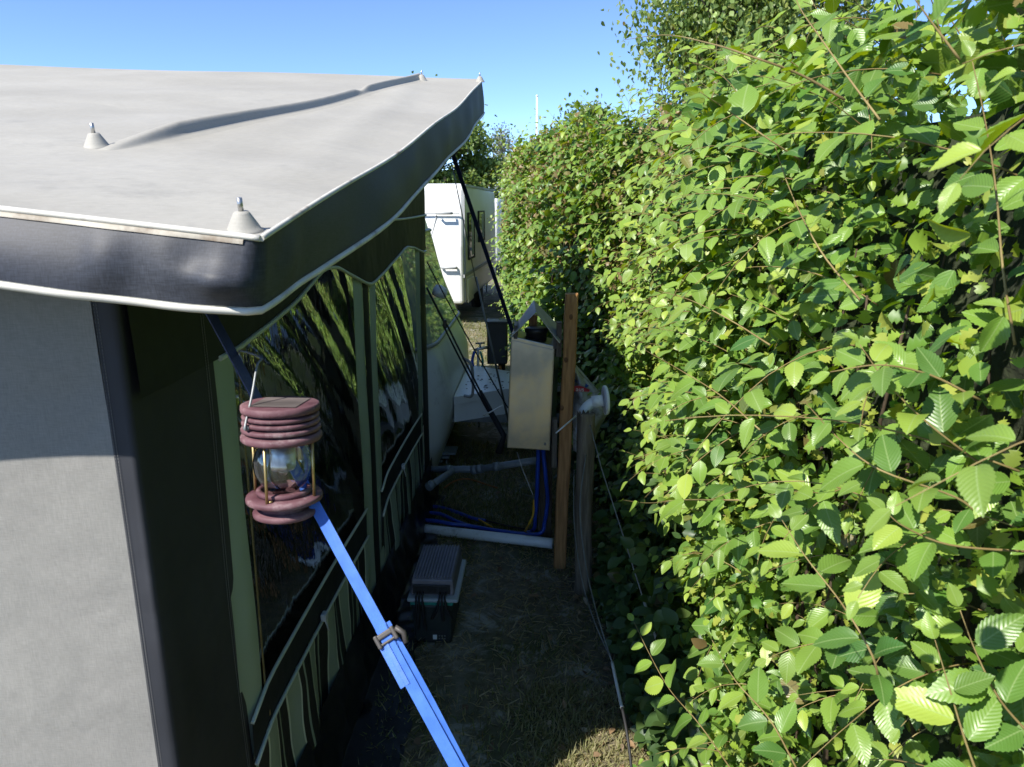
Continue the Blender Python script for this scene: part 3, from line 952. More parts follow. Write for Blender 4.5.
b.tube([bc + nv * 0.006 + sdv * 0.018, bc + sdv * 0.024 + nv * 0.002 + ax * 0.012, bc + sdv * 0.020 + ax * 0.026], 0.004, 8)
obj('buckle', b, mat('grey_brown_plastic', (0.045, 0.04, 0.036), 0.5, (0.07, 0.062, 0.055), scale=20), st_)
obj('peg', MB().tube([tg + Vector((0.0, 0.0, 0.06)), tg + Vector((-0.05, 0.02, -0.2))], 0.006, 8), M['steel'], st_)

f_top = aY(4.1, 450, 146)
f_low = aZ(0.0, 563, 480)
fs_ = thing('storm_strap', 'dark blue webbing storm strap running from the far roof corner down behind the steel cabinet', 'strap', f_top)
obj('webbing', MB().strap([f_top.lerp(f_low, t) for t in np.linspace(0, 1, 12)], 0.028, 0.0025, Vector((0.8, -0.5, 0.2))), M['navyweb'], fs_)
obj('peg', MB().tube([f_low + Vector((0, 0, 0.08)), f_low + Vector((-0.03, 0, -0.2))], 0.007, 8), M['steel'], fs_)

r1 = thing('guy_rope', 'thick doubled black guy rope with tensioner slanting from awning wall to the cabinet', 'guy rope', aY(4.4, 428, 292))
ra, rm, rb = aY(4.4, 427, 288), aY(4.2, 445, 324), aY(3.72, 504, 436)
rr_ = MB().tube([ra, rm], 0.007, 8)
rr_.tube(sag(rm + Vector((0.01, 0, 0)), rb, 0.01), 0.0055, 8)
rr_.tube(sag(rm - Vector((0.012, 0, 0.005)), rb - Vector((0.01, 0, 0)), 0.015), 0.0055, 8)
rr_.tube([rm.lerp(rb, 0.62), rb, rb + Vector((-0.03, 0.01, -0.1))], [0.010, 0.016, 0.02], 8)
obj('rope', rr_, M['rope'], r1)
obj('tensioner', MB().box(rm, (0.022, 0.02, 0.05), bev=0.004), M['plastic'], r1)
r2a, r2b = aY(4.4, 427, 262), aY(4.0, 508, 408)
r2 = obj('guy_rope', MB().tube(sag(r2a, r2b, 0.015), 0.004, 6), M['rope'], loc=r2a)
tag(r2, 'thin single black guy rope just above and behind the doubled one', 'guy rope')
r3a, r3m, r3b = aY(4.15, 452, 165), aY(4.4, 476, 282), aY(4.6, 509, 424)
r3 = thing('guy_line', 'thin grey guy line from far roof corner ending in a slim metal rod', 'guy rope', r3a)
obj('line', MB().tube([r3a, r3m], 0.0032, 6), M['cord'], r3)
obj('rod', MB().tube([r3m + Vector((0, 0, 0.03)), r3b], 0.007, 8), M['galvdark'], r3)

# ------------------------------------------------------------------ the solar lantern hanging on the blue strap
LY = 0.975
l_c = aY(LY, 282, 405)                 # centre of the lid's top
l_b = aY(LY, 285.5, 514)               # centre of the bottom disc
axis = (l_c - l_b)
LH = axis.length
up_ = (axis.normalized() + Vector((0.035, -0.06, 0))).normalized()
LM = Matrix.Translation(l_b) @ (Matrix.Rotation(R(0.5), 4, 'Y') @ Matrix.Rotation(R(-4), 4, 'X'))
rL = 0.0535 * (LY / 0.93)
ln = thing('solar_lantern', 'faded maroon solar garden lantern with clear glass globe hanging on the blue strap', 'lantern', l_b)
k_ = LH / 0.152


def ring(r0, z0, z1):
    e = (z1 - z0) * 0.32
    return [(r0 * .80, z0 - .0004), (r0 * .90, z0), (r0 - e * .6, z0 + e * .15), (r0, z0 + e), (r0, z1 - e), (r0 - e * .6, z1 - e * .15), (r0 * .90, z1), (r0 * .80, z1 + .0004)]


lid = MB()
zt = LH
lid.lathe([(rL * .80, zt - .049 * k_)] + ring(rL * 1.03, zt - .049 * k_, zt - .038 * k_) + ring(rL * 1.01, zt - .0355 * k_, zt - .029 * k_)
          + ring(rL * .985, zt - .0265 * k_, zt - .0205 * k_) + ring(rL * .975, zt - .0185 * k_, zt - .0128 * k_)
          + [(rL * .90, zt - .011 * k_), (rL * .985, zt - .0095 * k_), (rL, zt - .006 * k_), (rL * .99, zt - .001 * k_), (rL * .95, zt), (0, zt)], LM, 56)
lid_o = obj('lid', lid, M['maroon'], ln)
obj('solar_panel', MB().add([LM @ Vector(p) for p in ((-.034, -.034, zt + .0012), (.034, -.034, zt + .0012), (.034, .034, zt + .0012), (-.034, .034, zt + .0012))], [(0, 1, 2, 3)]), M['solar'], lid_o)
gl = MB()
gr = rL * .76
gz0, gz1 = .034 * k_, zt - .049 * k_
prof = []
for i in range(25):
    t = i / 24
    z = lerp(gz0 - .002, gz1 + .004, t)
    r_ = gr * math.sqrt(max(0.14, 1 - ((t - 0.52) * 1.80) ** 2))
    prof.append((r_, z))
vs_len = len(gl.v)
gl.lathe(prof, LM, 48)
gl.f = [f for f in gl.f if len(f) == 4]; gl.s = [True] * len(gl.f)
obj('glass_globe', gl, M['glass'], ln)
lamp = MB().lathe([(rL * .30, gz1 - .040 * k_), (rL * .33, gz1 - .036 * k_), (rL * .33, gz1 + .002)], LM, 24)
lamp.lathe([(0.004, gz1 - .048 * k_), (rL * .18, gz1 - .040 * k_)], LM, 16)
obj('lamp_insert', lamp, clear_sheet('frosted_insert', (0.80, 0.82, 0.80), 0.35, 1.5, 0.28), ln)
base = MB()
base.lathe([(rL * .70, .030 * k_), (rL * .72, .036 * k_), (rL * .60, .038 * k_), (rL * .58, .033 * k_), (rL * .5, .030 * k_)], LM, 40)
base.lathe([(rL * .5, .016 * k_)] + [(rL * .93, .0205 * k_), (rL * .985, .022 * k_), (rL * .99, .0255 * k_), (rL * .97, .0285 * k_), (rL * .72, .030 * k_), (0, .030 * k_)], LM, 56)
base.lathe([(rL * .62, .010 * k_), (rL * .62, .020 * k_)], LM, 32)
base.lathe([(0, 0.0), (rL * .77, 0.0), (rL * .825, .002 * k_), (rL * .83, .006 * k_), (rL * .80, .0085 * k_), (0, .0095 * k_)], LM, 56)
obj('base', base, M['maroon'], ln)
for a in (-100, -10, 80, 170):
    q = Vector((math.cos(R(a)) * rL * .86, math.sin(R(a)) * rL * .86, 0))
    obj('rod', MB().tube([LM @ (q + Vector((0, 0, .026 * k_))), LM @ (q + Vector((0, 0, gz1 + .003)))], .0022, 8), M['brass'], ln)
for a in (-100, 20):
    q = Vector((math.cos(R(a)) * rL * .5, math.sin(R(a)) * rL * .8, 0))
    obj('screw', MB().lathe([(.003, 0), (.003, .002), (0, .0025)], LM @ Matrix.Translation((rL * .45 * math.cos(R(a)), rL * .8 * math.sin(R(a)), .030 * k_)), 10), M['brass'], ln)
h0 = LM @ Vector((-rL * .58, -rL * .84, zt - .024 * k_))
h1 = aY(LY + 0.02, 257, 366)
hk = s_top + (tg - s_top) * ((h1.z - 0.01 - s_top.z) / (tg.z - s_top.z))
hb = LM @ Vector((rL * .60, rL * .82, zt - .024 * k_))
hd = MB().tube(smooth_path([h0 + Vector((0.001, 0, -0.004)), h0 + Vector((0.0, -0.003, 0.004)), h0.lerp(h1, 0.5), h1, h1 + Vector((-0.006, 0.03, 0.006)), hk + Vector((0.004, 0.012, 0.008)), hk + Vector((0.006, 0.016, -0.012))], 5), 0.0017, 8)
hd.lathe([(.004, -.002), (.004, .002)], Matrix.Translation(h0) @ Matrix.Rotation(R(90), 4, 'X'), 10)
obj('wire_handle', hd, M['galvdark'], ln)

# ------------------------------------------------------------------ caravan that carries the awning
def rounded_rect(xn, x0, y0, y1, r, n=9):
    """plan outline of the caravan at one height: nose at xn rounded, tail at x0 square"""
    pts = [(x0, y0)]
    for a in np.linspace(-90, 0, n): pts.append((xn - r * 0.8 + r * 0.8 * math.cos(R(a)), y0 + r + r * math.sin(R(a))))
    for a in np.linspace(0, 90, n): pts.append((xn - r * 0.8 + r * 0.8 * math.cos(R(a)), y1 - r + r * math.sin(R(a))))
    pts.append((x0, y1))
    return pts


CY0, CY1, CX0 = 4.44, 6.55, -5.6
prof_n = [(q.z, q.x) for q in (aY(6.0, *e) for e in ((433, 447), (446, 438), (456, 420), (465, 392), (467.5, 370), (466, 347), (460, 327), (450, 305), (440, 282), (433, 259), (427, 235)))]
prof_n += [(2.0, prof_n[-1][1] - .10), (2.3, prof_n[-1][1] - .22), (2.45, prof_n[-1][1] - .32), (2.50, prof_n[-1][1] - .45)]
cv = thing('touring_caravan', 'pale grey caravan nose with tinted front window beyond the awning wall', 'caravan', (-2.5, 5.5, 0))


def nose_rows(zlist, off=0.0, r=0.42):
    out = []
    for z in zlist:
        xn = interp(z, [a for a, _ in prof_n], [b for _, b in prof_n])
        out.append([Vector((x + (off if i > 0 and i < 19 else 0), y, z)) for i, (x, y) in enumerate(rounded_rect(xn, CX0, CY0 - off * .3, CY1 + off * .3, r))])
    return out


cb = MB().sheet(nose_rows([a for a, _ in prof_n]))
tp = nose_rows([2.50])[0]
cb.add(tp, [tuple(range(len(tp)))])
cbody = obj('body', cb, M['offwhite'], cv)
wrow = [r_[4:17] for r_ in nose_rows(np.linspace(0.98, 1.70, 10), 0.012)]
wf = obj('front_window', MB().sheet(wrow), mat('smoked_acrylic', (0.20, 0.245, 0.225), 0.06, (0.26, 0.31, 0.285), scale=2, spec=0.6), cv)
tr_ = MB()
tr_.tube(wrow[0], 0.014, 8); tr_.tube(wrow[-1], 0.014, 8)
tr_.tube([r_[0] for r_ in wrow], 0.014, 8); tr_.tube([r_[-1] for r_ in wrow], 0.014, 8)
obj('window_seal', tr_, M['trimgrey'], wf)
hx = aY(4.55, 440, 292)
obj('marker_light', MB().lathe([(0.045, -0.03), (0.05, 0.0), (0.04, 0.035), (0, 0.045)], Matrix.Translation(hx) @ Matrix.Rotation(R(20), 4, 'Y'), 20), M['offwhite'], cv)
obj('grab_handle', MB().tube(smooth_path([(-0.52, 4.75, 0.62), (-0.46, 4.72, 0.64), (-0.46, 4.68, 0.85), (-0.52, 4.70, 0.9)]), 0.01, 8), M['trimgrey'], cv)
hc = MB()
hc.prism([Vector((x, y, 0.50)) for x, y in ((-0.62, 4.95), (-0.25, 5.2), (0.25, 5.38), (0.30, 5.5), (0.25, 5.62), (-0.25, 5.8), (-0.62, 6.05))], (0, 0, 0.055))
hc.prism([Vector((x, y, 0.36)) for x, y in ((-0.62, 4.97), (-0.22, 5.22), (-0.22, 5.78), (-0.62, 6.03))], (0, 0, 0.14))
obj('drawbar_cover', hc, M['white'], cv)
hs_ = MB()
for k in range(46):
    x = -0.58 + random.random() * 0.5
    hs_.box((x, 5.15 + random.random() * 0.6, 0.558), (0.008 + random.random() * .012, 0.006 + random.random() * .012, 0.002))
tag(obj('leaf_litter', hs_, M['hedgewood']), 'dry leaf bits on the white drawbar cover', 'litter', kind='stuff')
dl = MB()
for y in (5.2, 5.8): dl.box((-0.1, y, 0.33), (1.5, 0.06, 0.06))
obj('drawbar', dl, M['galvdark'], cv)
lev = thing('levelling_ramp', 'small dirty stepped levelling ramp on the grass by the caravan corner', 'ramp', aZ(0, 436, 462))
p0 = aZ(0.0, 433, 466)
lv = MB()
for k in range(3): lv.box(p0 + Vector((-0.06 + 0.05 * k, 0.1, 0.03 + 0.03 * k)), (0.26, 0.16, 0.018), bev=0.003)
for k in range(5): lv.box(p0 + Vector((-0.14 + 0.06 * k, 0.1, 0.02)), (0.014, 0.15, 0.04))
obj('steps', lv, M['greypvc'], lev)

# ------------------------------------------------------------------ far caravans
def far_caravan(name, label, origin, ang, W, L, H, detail=True):
    t = thing(name, label, 'caravan', origin)
    Mx = Matrix.Translation(origin) @ Matrix.Rotation(ang, 4, 'Z')
    b = MB()
    prof = [(0.0, 0.42), (-0.03, 0.9), (-0.02, 1.35), (0.05, 1.9), (0.10, H), (0.3, H + 0.05), (L - 0.3, H + 0.02), (L - 0.1, H - 0.1), (L, 1.4), (L + 0.02, 0.9), (L, 0.42)]
    L_ = [Mx @ Vector((0, y, z)) for y, z in prof]
    R_ = [Mx @ Vector((-W, y, z)) for y, z in prof]
    n = len(prof)
    b.add(L_ + R_, [tuple(range(n)), tuple(range(n, 2 * n))[::-1]] + [(i, (i + 1) % n, n + (i + 1) % n, n + i) for i in range(n)])
    bo = obj('body', b, M['white'], t)
    bv = bo.modifiers.new('round', 'BEVEL'); bv.width = 0.06; bv.segments = 3; bv.limit_method = 'ANGLE'; bv.angle_limit = R(40)
    if not detail: return t, Mx
    for (y0, y1, z0, z1) in ((0.50, 1.15, 1.12, 1.86), (1.75, 2.5, 1.35, 1.88)):
        w = obj('window', MB().box(Mx @ Vector((0.008, (y0 + y1) / 2, (z0 + z1) / 2)), (0.02, y1 - y0, z1 - z0), Matrix.Rotation(ang, 3, 'Z'), bev=0.008), M['darkglass'], t)
        fr_ = MB()
        for yy_ in (y0, y1): fr_.box(Mx @ Vector((0.014, yy_, (z0 + z1) / 2)), (0.03, 0.03, z1 - z0 + .03), Matrix.Rotation(ang, 3, 'Z'))
        for zz_ in (z0, z1): fr_.box(Mx @ Vector((0.014, (y0 + y1) / 2, zz_)), (0.03, y1 - y0, 0.03), Matrix.Rotation(ang, 3, 'Z'))
        obj('window_frame', fr_, M['rubber'], w)
        obj('blind', MB().box(Mx @ Vector((0.019, lerp(y0, y1, .72), (z0 + z1) / 2)), (0.004, (y1 - y0) * .36, z1 - z0 - .08), Matrix.Rotation(ang, 3, 'Z')), M['tray'], w)
    tr = MB()
    tr.box(Mx @ Vector((0.01, L / 2, 0.88)), (0.02, L, 0.05), Matrix.Rotation(ang, 3, 'Z'))
    tr.box(Mx @ Vector((0.0, L / 2, H + 0.02)), (0.04, L - .5, 0.04), Matrix.Rotation(ang, 3, 'Z'))
    for yy_ in (0.02,): tr.box(Mx @ Vector((0.01, 0.10, 1.35)), (0.03, 0.05, 1.8), Matrix.Rotation(ang, 3, 'Z'))
    obj('body_trim', tr, M['trimgrey'], t)
    ht = MB()
    for (y0, y1, z0, z1) in ((0.40, 1.0, 0.40, 0.80),):
        ht.box(Mx @ Vector((0.008, (y0 + y1) / 2, (z0 + z1) / 2)), (0.02, y1 - y0, z1 - z0), Matrix.Rotation(ang, 3, 'Z'), bev=0.006)
    hto = obj('locker_hatch', ht, M['white'], t)
    for (x, z) in ((-0.28, 1.87), (-0.22, 1.02)):
        hh = MB()
        hh.tube([Mx @ Vector((x - .12, -0.05, z)), Mx @ Vector((x - .1, -0.10, z)), Mx @ Vector((x + .1, -0.10, z)), Mx @ Vector((x + .12, -0.05, z))], 0.022, 8)
        obj('grab_handle', hh, M['trimgrey'], t)
    sm_ = MB().box(Mx @ Vector((-W / 2, -0.004, 1.86)), (W - .1, 0.02, 0.02), Matrix.Rotation(ang, 3, 'Z'))
    sm_.tube([Mx @ Vector((-0.62, -0.03, 1.1)), Mx @ Vector((-0.42, 0.03, 1.84))], 0.008, 6)
    obj('seam', sm_, M['trimgrey'], t)
    for xx in (-0.12, -W + .12):
        wh = MB().lathe([(0.2, -.09), (0.3, -.08), (0.3, .08), (0.2, .09)], Mx @ Matrix.Translation((xx, L * .52, 0.30)) @ Matrix.Rotation(R(90), 4, 'Y'), 28)
        obj('wheel', wh, M['rubber'], t)
    for yy_ in (0.25, L - .25):
        for xx in (-0.2, -W + .2): obj('corner_steady', MB().tube([Mx @ Vector((xx, yy_ + .25, 0.42)), Mx @ Vector((xx, yy_, 0.0))], 0.025, 8), M['galvdark'], t)
    return t, Mx


fc_o = Vector((-1.24, 11.5, -0.08))
far_caravan('parked_caravan', 'white caravan with two side windows standing on the lawn between awning and hedge', fc_o, R(-3.0), 2.1, 4.6, 2.28)
p2 = aY(19.5, 498, 300)
far_caravan('parked_caravan', 'white caravan mostly hidden by the hedge behind the windowed caravan', Vector((p2.x, 19.5, 0.0)), R(-2), 2.1, 4.6, 2.05, False)

# ------------------------------------------------------------------ steel cabinet on its post
def bevel(o, w, seg=2):
    b = o.modifiers.new('edge', 'BEVEL'); b.width = w; b.segments = seg; b.limit_method = 'ANGLE'; b.angle_limit = R(30)


BY = 3.60
cbn = thing('steel_cabinet', 'galvanised steel cabinet with folded hood mounted on a post beside the hedge', 'cabinet', aY(BY, 528, 449))
tl, tr2, bl, br = aY(BY, 511, 336), aY(BY, 555, 346), aY(BY, 506.5, 448), aY(BY, 550, 451)
back = Vector((0.03, 0.17, 0.0))
b = MB().add([bl, br, tr2, tl, bl + back, br + back, tr2 + back, tl + back],
             [(0, 1, 2, 3), (5, 4, 7, 6), (4, 0, 3, 7), (1, 5, 6, 2), (3, 2, 6, 7), (4, 5, 1, 0)])
bo = obj('body', b, M['galv'], cbn); bevel(bo, 0.004)
fd = MB()
m_in = lambda a, b_, t: a.lerp(b_, t)
off = Vector((0, -0.003, 0))
fd.prism([m_in(bl, tl, .012) + (br - bl) * .03 + off, m_in(br, tr2, .012) - (br - bl) * .03 + off, m_in(br, tr2, .965) - (br - bl) * .03 + off, m_in(bl, tl, .965) + (br - bl) * .03 + off], (0, -0.003, 0))
door = obj('door', fd, M['galv'], cbn); bevel(door, 0.0015)
obj('lock', MB().lathe([(.007, 0), (.007, .004), (.004, .005), (0, .005)], Matrix.Translation(aY(BY - .007, 545, 444)) @ Matrix.Rotation(R(90), 4, 'X'), 14), M['galvdark'], door)
apx, hl, hr = aY(BY - .03, 536, 312), aY(BY - .03, 511, 336), aY(BY - .03, 560, 343)
dd = [aY(BY + .20, *e) for e in ((515, 325), (534, 300), (563, 330))]
hood = MB().add([hl, apx, hr] + dd, [(0, 1, 4, 3), (1, 2, 5, 4)])
ho = obj('hood', hood, M['galv2'], cbn)
sdm = ho.modifiers.new('th', 'SOLIDIFY'); sdm.thickness = 0.004
vc = (tl + tr2) / 2 + back * .55
vent = MB().lathe([(0.055, -0.01), (0.055, 0.03), (0.062, 0.032), (0.062, 0.05), (0.05, 0.055), (0, 0.056)], Matrix.Translation(vc), 28)
obj('vent_cap', vent, M['plastic'], cbn)
for q in (tl, tr2):
    obj('hood_bracket', MB().box(q + back * .4 + Vector((0.012 if q is tl else -0.012, 0, 0.02)), (0.018, 0.14, 0.07)), M['plastic'], cbn)
for (a, b_) in (((557, 322), (559, 356)), ((553, 418), (554, 466))):
    q0, q1 = aY(BY + .05, *a), aY(BY + .05, *b_)
    obj('mounting_board', MB().box((q0 + q1) / 2 + Vector((0.005, 0.0, 0)), (0.028, 0.06, (q0 - q1).length), bev=.003), M['oldwood'], cbn)
bp = aY(BY + 0.24, 545, 500)
pm = MB().box((bp.x, BY + 0.24, 0.57), (0.08, 0.07, 1.14), bev=0.006)
obj('mounting_post', pm, M['darkwood'], cbn)
obj('post_top', MB().box(aY(BY + 0.21, 533, 322) + Vector((0.0, 0, -0.02)), (0.045, 0.045, 0.12), bev=.004), M['wood'], cbn)

# stained post
t0, t1 = aY(3.55, 572, 293.5), aY(3.55, 559, 566)
post = thing('stained_post', 'orange-brown stained square wooden post standing right of the steel cabinet', 'post', t1)
pw = 0.066
n = 14
pm = MB()
rws = []
for k in range(n + 1):
    c = t1.lerp(t0, k / n) + Vector((0.002 * math.sin(k * 1.3), 0, 0))
    h = pw / 2 * (1 - 0.06 * (k == n))
    rws.append([c + Vector((sx * h, sy * h, 0)) for sx, sy in ((-1, -.82), (-.82, -1), (.82, -1), (1, -.82), (1, .82), (.82, 1), (-.82, 1), (-1, .82), (-1, -.82))])
rws[0] = [p + Vector((0, 0, -0.1)) for p in rws[0]]
pm.sheet(rws, False)
pm.add(rws[-1][:-1], [tuple(range(8))])
obj('timber', pm, M['wood'], post)
for (px, py) in ((571, 317), (562, 408), (566, 360)):
    kn = MB().lathe([(0.011, 0), (0.009, 0.0015), (0, 0.002)], Matrix.Translation(aY(3.55 - pw / 2 + .001, px, py)) @ Matrix.Rotation(R(90), 4, 'X') @ Matrix.Scale(1.5, 4, (0, 1, 0)), 14)
    obj('knot', kn, M['knot'], post)
ct = thing('cable_tie', 'thin white cable tie end sticking out from the stained post', 'cable tie', aY(3.45, 545, 440))
obj('tie_tail', MB().tube([aY(3.38, 556, 433), aY(3.50, 576, 416)], 0.004, 6), M['pvc'], ct)
ct2 = obj('cable_tie', MB().tube([aY(3.72, 483, 416), aY(3.7, 503, 405)], 0.004, 6), M['pvc'], loc=aY(3.72, 483, 416))
tag(ct2, 'thin white cable tie end poking out left of the steel cabinet', 'cable tie')

# weathered post with white elbow pipe
g0, g1 = aY(3.27, 586, 414), aY(3.27, 582, 596)
gp = thing('weathered_post', 'grey weathered round fence post with rough top under the white elbow', 'post', g1)
pts = [g1 + Vector((0, 0, -0.1))] + [g1.lerp(g0, t) + Vector((.003 * math.sin(9 * t), 0, 0)) for t in np.linspace(0, 1, 12)]
pm = MB()
rws = []
for k, p in enumerate(pts):
    rws.append([p + Vector((math.cos(a), math.sin(a), 0)) * (0.043 + 0.003 * math.sin(5 * a + k) + .002 * math.sin(11 * a)) for a in np.linspace(0, 2 * math.pi, 25)])
rws[-1] = [p + Vector((0, 0, 0.012 * math.sin(3 * i))) for i, p in enumerate(rws[-1])]
pm.sheet(rws); pm.add(rws[-1][:-1], [tuple(range(24))])
obj('timber', pm, M['oldwood'], gp)
ep = thing('elbow_pipe', 'white plastic pipe bending to a round flange above the weathered post', 'pipe', aY(3.36, 577, 450))
yE = 3.36
path = [aY(yE, 583, 560), aY(yE, 582.5, 450), aY(yE, 581.5, 427), aY(yE, 583, 414), aY(yE, 588, 406), aY(yE, 595, 402), aY(yE, 603, 400.5)]
pth = [path[0], path[1]] + smooth_path(path[2:], 5)
obj('pipe', MB().tube(pth, 0.026, 18), M['pvc'], ep)
for a, b_ in (((592, 402.3), (603, 400.6)), ((582, 440), (581.6, 428))):
    obj('socket', MB().tube([aY(yE, *a), aY(yE, *b_)], 0.030, 20), M['pvc'], ep)
fcn = aY(yE, 604, 400.3)
FM = Matrix.Translation(fcn) @ Vector((1, 0.12, 0.05)).normalized().to_track_quat('Z', 'Y').to_matrix().to_4x4()
obj('flange', MB().lathe([(0.03, 0), (0.070, 0.0), (0.073, 0.004), (0.073, 0.012), (0.070, 0.015), (0.02, 0.016), (0, 0.012)], FM, 32), M['pvc'], ep)

# plastic sack behind the posts
sY = 3.62
sk_o = thing('plastic_sack', 'crumpled white plastic sack printed blue and red lying behind the elbow pipe', 'sack', aY(sY, 588, 430))
rws = []
for j in range(15):
    v = j / 14
    L0 = aY(sY, 573, lerp(368, 452, v)); R0 = aY(sY, interp(v, (0, .12, .45, 0.6, 1), (577, 586, 610, 607, 590)), lerp(372, 450, v))
    rws.append([L0.lerp(R0, u) + Vector((0, 0.02 * math.sin(9 * u + 7 * v) + 0.014 * math.sin(19 * v - 6 * u) + 0.10 * (1 - v) - 0.06 * math.sin(math.pi * u), 0.006 * math.sin(12 * u))) for u in np.linspace(0, 1, 14)])
sko = obj('film', MB().sheet(rws), M['soil_bag'], sk_o)
obj('film_back', MB().sheet([[p + Vector((0.01, 0.10, -0.01)) for p in r_] for r_ in rws]), M['soil_bag'], sk_o)


def sack_pt(px, py, lift=0.012):
    p = aY(sY, px, py)
    best = min((q for r_ in rws for q in r_), key=lambda q: (q.x - p.x) ** 2 + (q.z - p.z) ** 2)
    return aY(best.y - lift, px, py)


pr = MB()
pr.prism([sack_pt(574, 378, .016), sack_pt(580, 379, .016), sack_pt(589, 386, .016), sack_pt(586, 388, .016), sack_pt(578, 383, .016), sack_pt(573, 381, .016)], (0, .001, 0))
obj('blue_print', pr, M['sackblue'], sk_o)
rp_ = [sack_pt(571, 386.5, .016), sack_pt(580, 385.5, .016), sack_pt(590, 390, .016), sack_pt(589, 391.8, .016), sack_pt(571, 391.4, .016)]
yr = min(p.y for p in rp_) - .002
obj('red_print', MB().prism([aY(yr, 570, 386.3), aY(yr, 580, 385.6), aY(yr, 590, 389.8), aY(yr, 589, 391.8), aY(yr, 570, 391.4)], (0, .001, 0)), M['sackred'], sk_o)
tcv = bpy.data.curves.new('lettering', 'FONT'); tcv.body = 'aus'; tcv.size = 0.034; tcv.extrude = 0.0006
to = bpy.data.objects.new('lettering', tcv); COL.objects.link(to)
bpy.context.view_layer.update()
tme = bpy.data.meshes.new_from_object(to)
bpy.data.objects.remove(to)
lo_ = bpy.data.objects.new('lettering', tme); COL.objects.link(lo_)
tme.materials.append(M['label'])
lo_.parent = sk_o
lo_.location = aY(yr - .0015, 575.6, 391) - WLOC[sk_o.name]
lo_.rotation_euler = (R(90), R(3), 0)

# ------------------------------------------------------------------ pipes, hoses and cables on the ground
dp = thing('drain_pipe', 'grey plastic drain pipe with branch running from caravan to the cabinet post', 'pipe', aY(4.1, 470, 470))
j0, j1, j2, j3, j4 = aY(4.35, 418, 469), aY(4.25, 452, 469.5), aY(4.15, 480, 469), aY(4.1, 500, 466), aY(3.98, 541, 459.5)
d_o = MB().tube([j0, j1, j2], 0.022, 16).tube([j2, j3, j4], 0.022, 16)
b0 = aY(4.0, 428, 487)
d_o.tube([b0, j1 + Vector((0.02, 0, 0))], 0.022, 16)
obj('pipe', d_o, M['greypvc'], dp)
for a, b_, t_ in ((j0, j1, .28), (j0, j1, .92), (j2, j3, -.25), (j2, j3, .0), (j2, j3, .85), (b0, j1, .1)):
    c = a.lerp(b_, t_); dv = (b_ - a).normalized()
    obj('socket', MB().tube([c - dv * .02, c + dv * .02], 0.0275, 16), M['greypvc'], dp)
w0, w1 = aZ(0.034, 431, 530), aZ(0.034, 553, 543.5)
wp = obj('ground_pipe', MB().tube([w0.lerp(w1, t) for t in np.linspace(-0.08, 1, 8)], 0.030, 20), M['pvc'], loc=w0)
tag(wp, 'straight white plastic pipe lying on the ground from skirt to stained post', 'pipe')
hz = 0.03
for i, (pl, lab) in enumerate((
    ([(420, 512), (440, 514), (458, 522), (478, 528), (510, 533), (532, 531)], 'blue hose on the ground rising nearest the cabinet post'),
    ([(420, 520), (436, 521), (452, 524), (470, 526), (500, 531), (538, 534)], 'blue hose on the ground rising as outer loop under the cabinet'))):
    P = [aZ(hz + 0.02 * (1 - abs(k - 1.5) / 2) * (k < 3) + 0.02 * i, *q) for k, q in enumerate(pl)]
    if i == 0:
        P += [aY(3.78, 535.5, 515), aY(3.72, 537, 490), aY(3.70, 538, 462), aY(3.68, 538.5, 445)]
    else:
        P += [aY(3.80, 545, 520), aY(3.76, 547.5, 500), aY(3.70, 546, 480), aY(3.70, 543.5, 455), aY(3.68, 543, 445)]
    ho_ = obj('water_hose', MB().tube(smooth_path(P, 6), 0.0115, 12), M['hose'], loc=P[0])
    tag(ho_, lab, 'hose')
P = [aZ(.03, *q) for q in ((418, 506), (438, 507), (456, 512), (472, 518), (486, 521))]
tag(obj('water_hose', MB().tube(smooth_path(P, 6), 0.011, 10), M['hose'], loc=P[0]), 'short end of blue hose coming out from under the awning skirt', 'hose')
P = [aZ(.01, 429, 503), aZ(.02, 445, 506), aZ(.03, 470, 516), aZ(.03, 500, 524), aZ(.02, 525, 529), aZ(.02, 552, 531)]
tag(obj('ground_cable', MB().tube(smooth_path(P, 6), 0.005, 8), M['rubber'], loc=P[0]), 'thin black cable trailing over the white ground pipe', 'cable')
P = [aZ(.03, 478, 519), aZ(.06, 485, 523), aZ(.02, 493, 528)]
tag(obj('ground_cable', MB().tube(smooth_path(P, 6), 0.006, 8), M['yellow'], loc=P[0]), 'short bit of yellow cable among the blue hoses', 'cable')
P = [aY(3.75, 534, 500), aY(3.74, 533, 515), aY(3.7, 529, 524), aZ(.01, 524, 533)]
tag(obj('ground_cable', MB().tube(smooth_path(P, 6), 0.0065, 8), M['yellow'], loc=P[0]), 'yellow cable curling down beside the blue hoses under the cabinet', 'cable')
P = [aZ(.02, 444, 488), aZ(.03, 455, 481), aZ(.03, 468, 479), aZ(.02, 485, 484), aZ(.02, 497, 488)]
tag(obj('ground_cable', MB().tube(smooth_path(P, 6), 0.006, 8), M['orange'], loc=P[0]), 'orange-brown cable curving over the grass behind the hoses', 'cable')
P = [aY(3.68, 517, 452), aY(3.66, 522, 468), aY(3.62, 533, 495)]
tag(obj('drop_cord', MB().tube(P, 0.003, 6), M['wire'], loc=P[0]), 'pale thin cord hanging from under the steel cabinet', 'cord')
P = [aY(3.22, 586, 455), aY(3.0, 580, 505), aY(2.75, 585, 560), aY(2.45, 596, 610), aY(2.2, 612, 662)]
P2 = [aY(3.2, 574, 470), aY(2.95, 574, 520), aY(2.7, 580, 570), aY(2.45, 592, 615), aY(2.2, 612, 662)]
gwl = thing('hanging_wire', 'two dark wires drooping from weathered post and joining into a black cable', 'wire', P[0])
obj('strand', MB().tube(smooth_path(P, 6), 0.0028, 6), M['galvdark'], gwl)
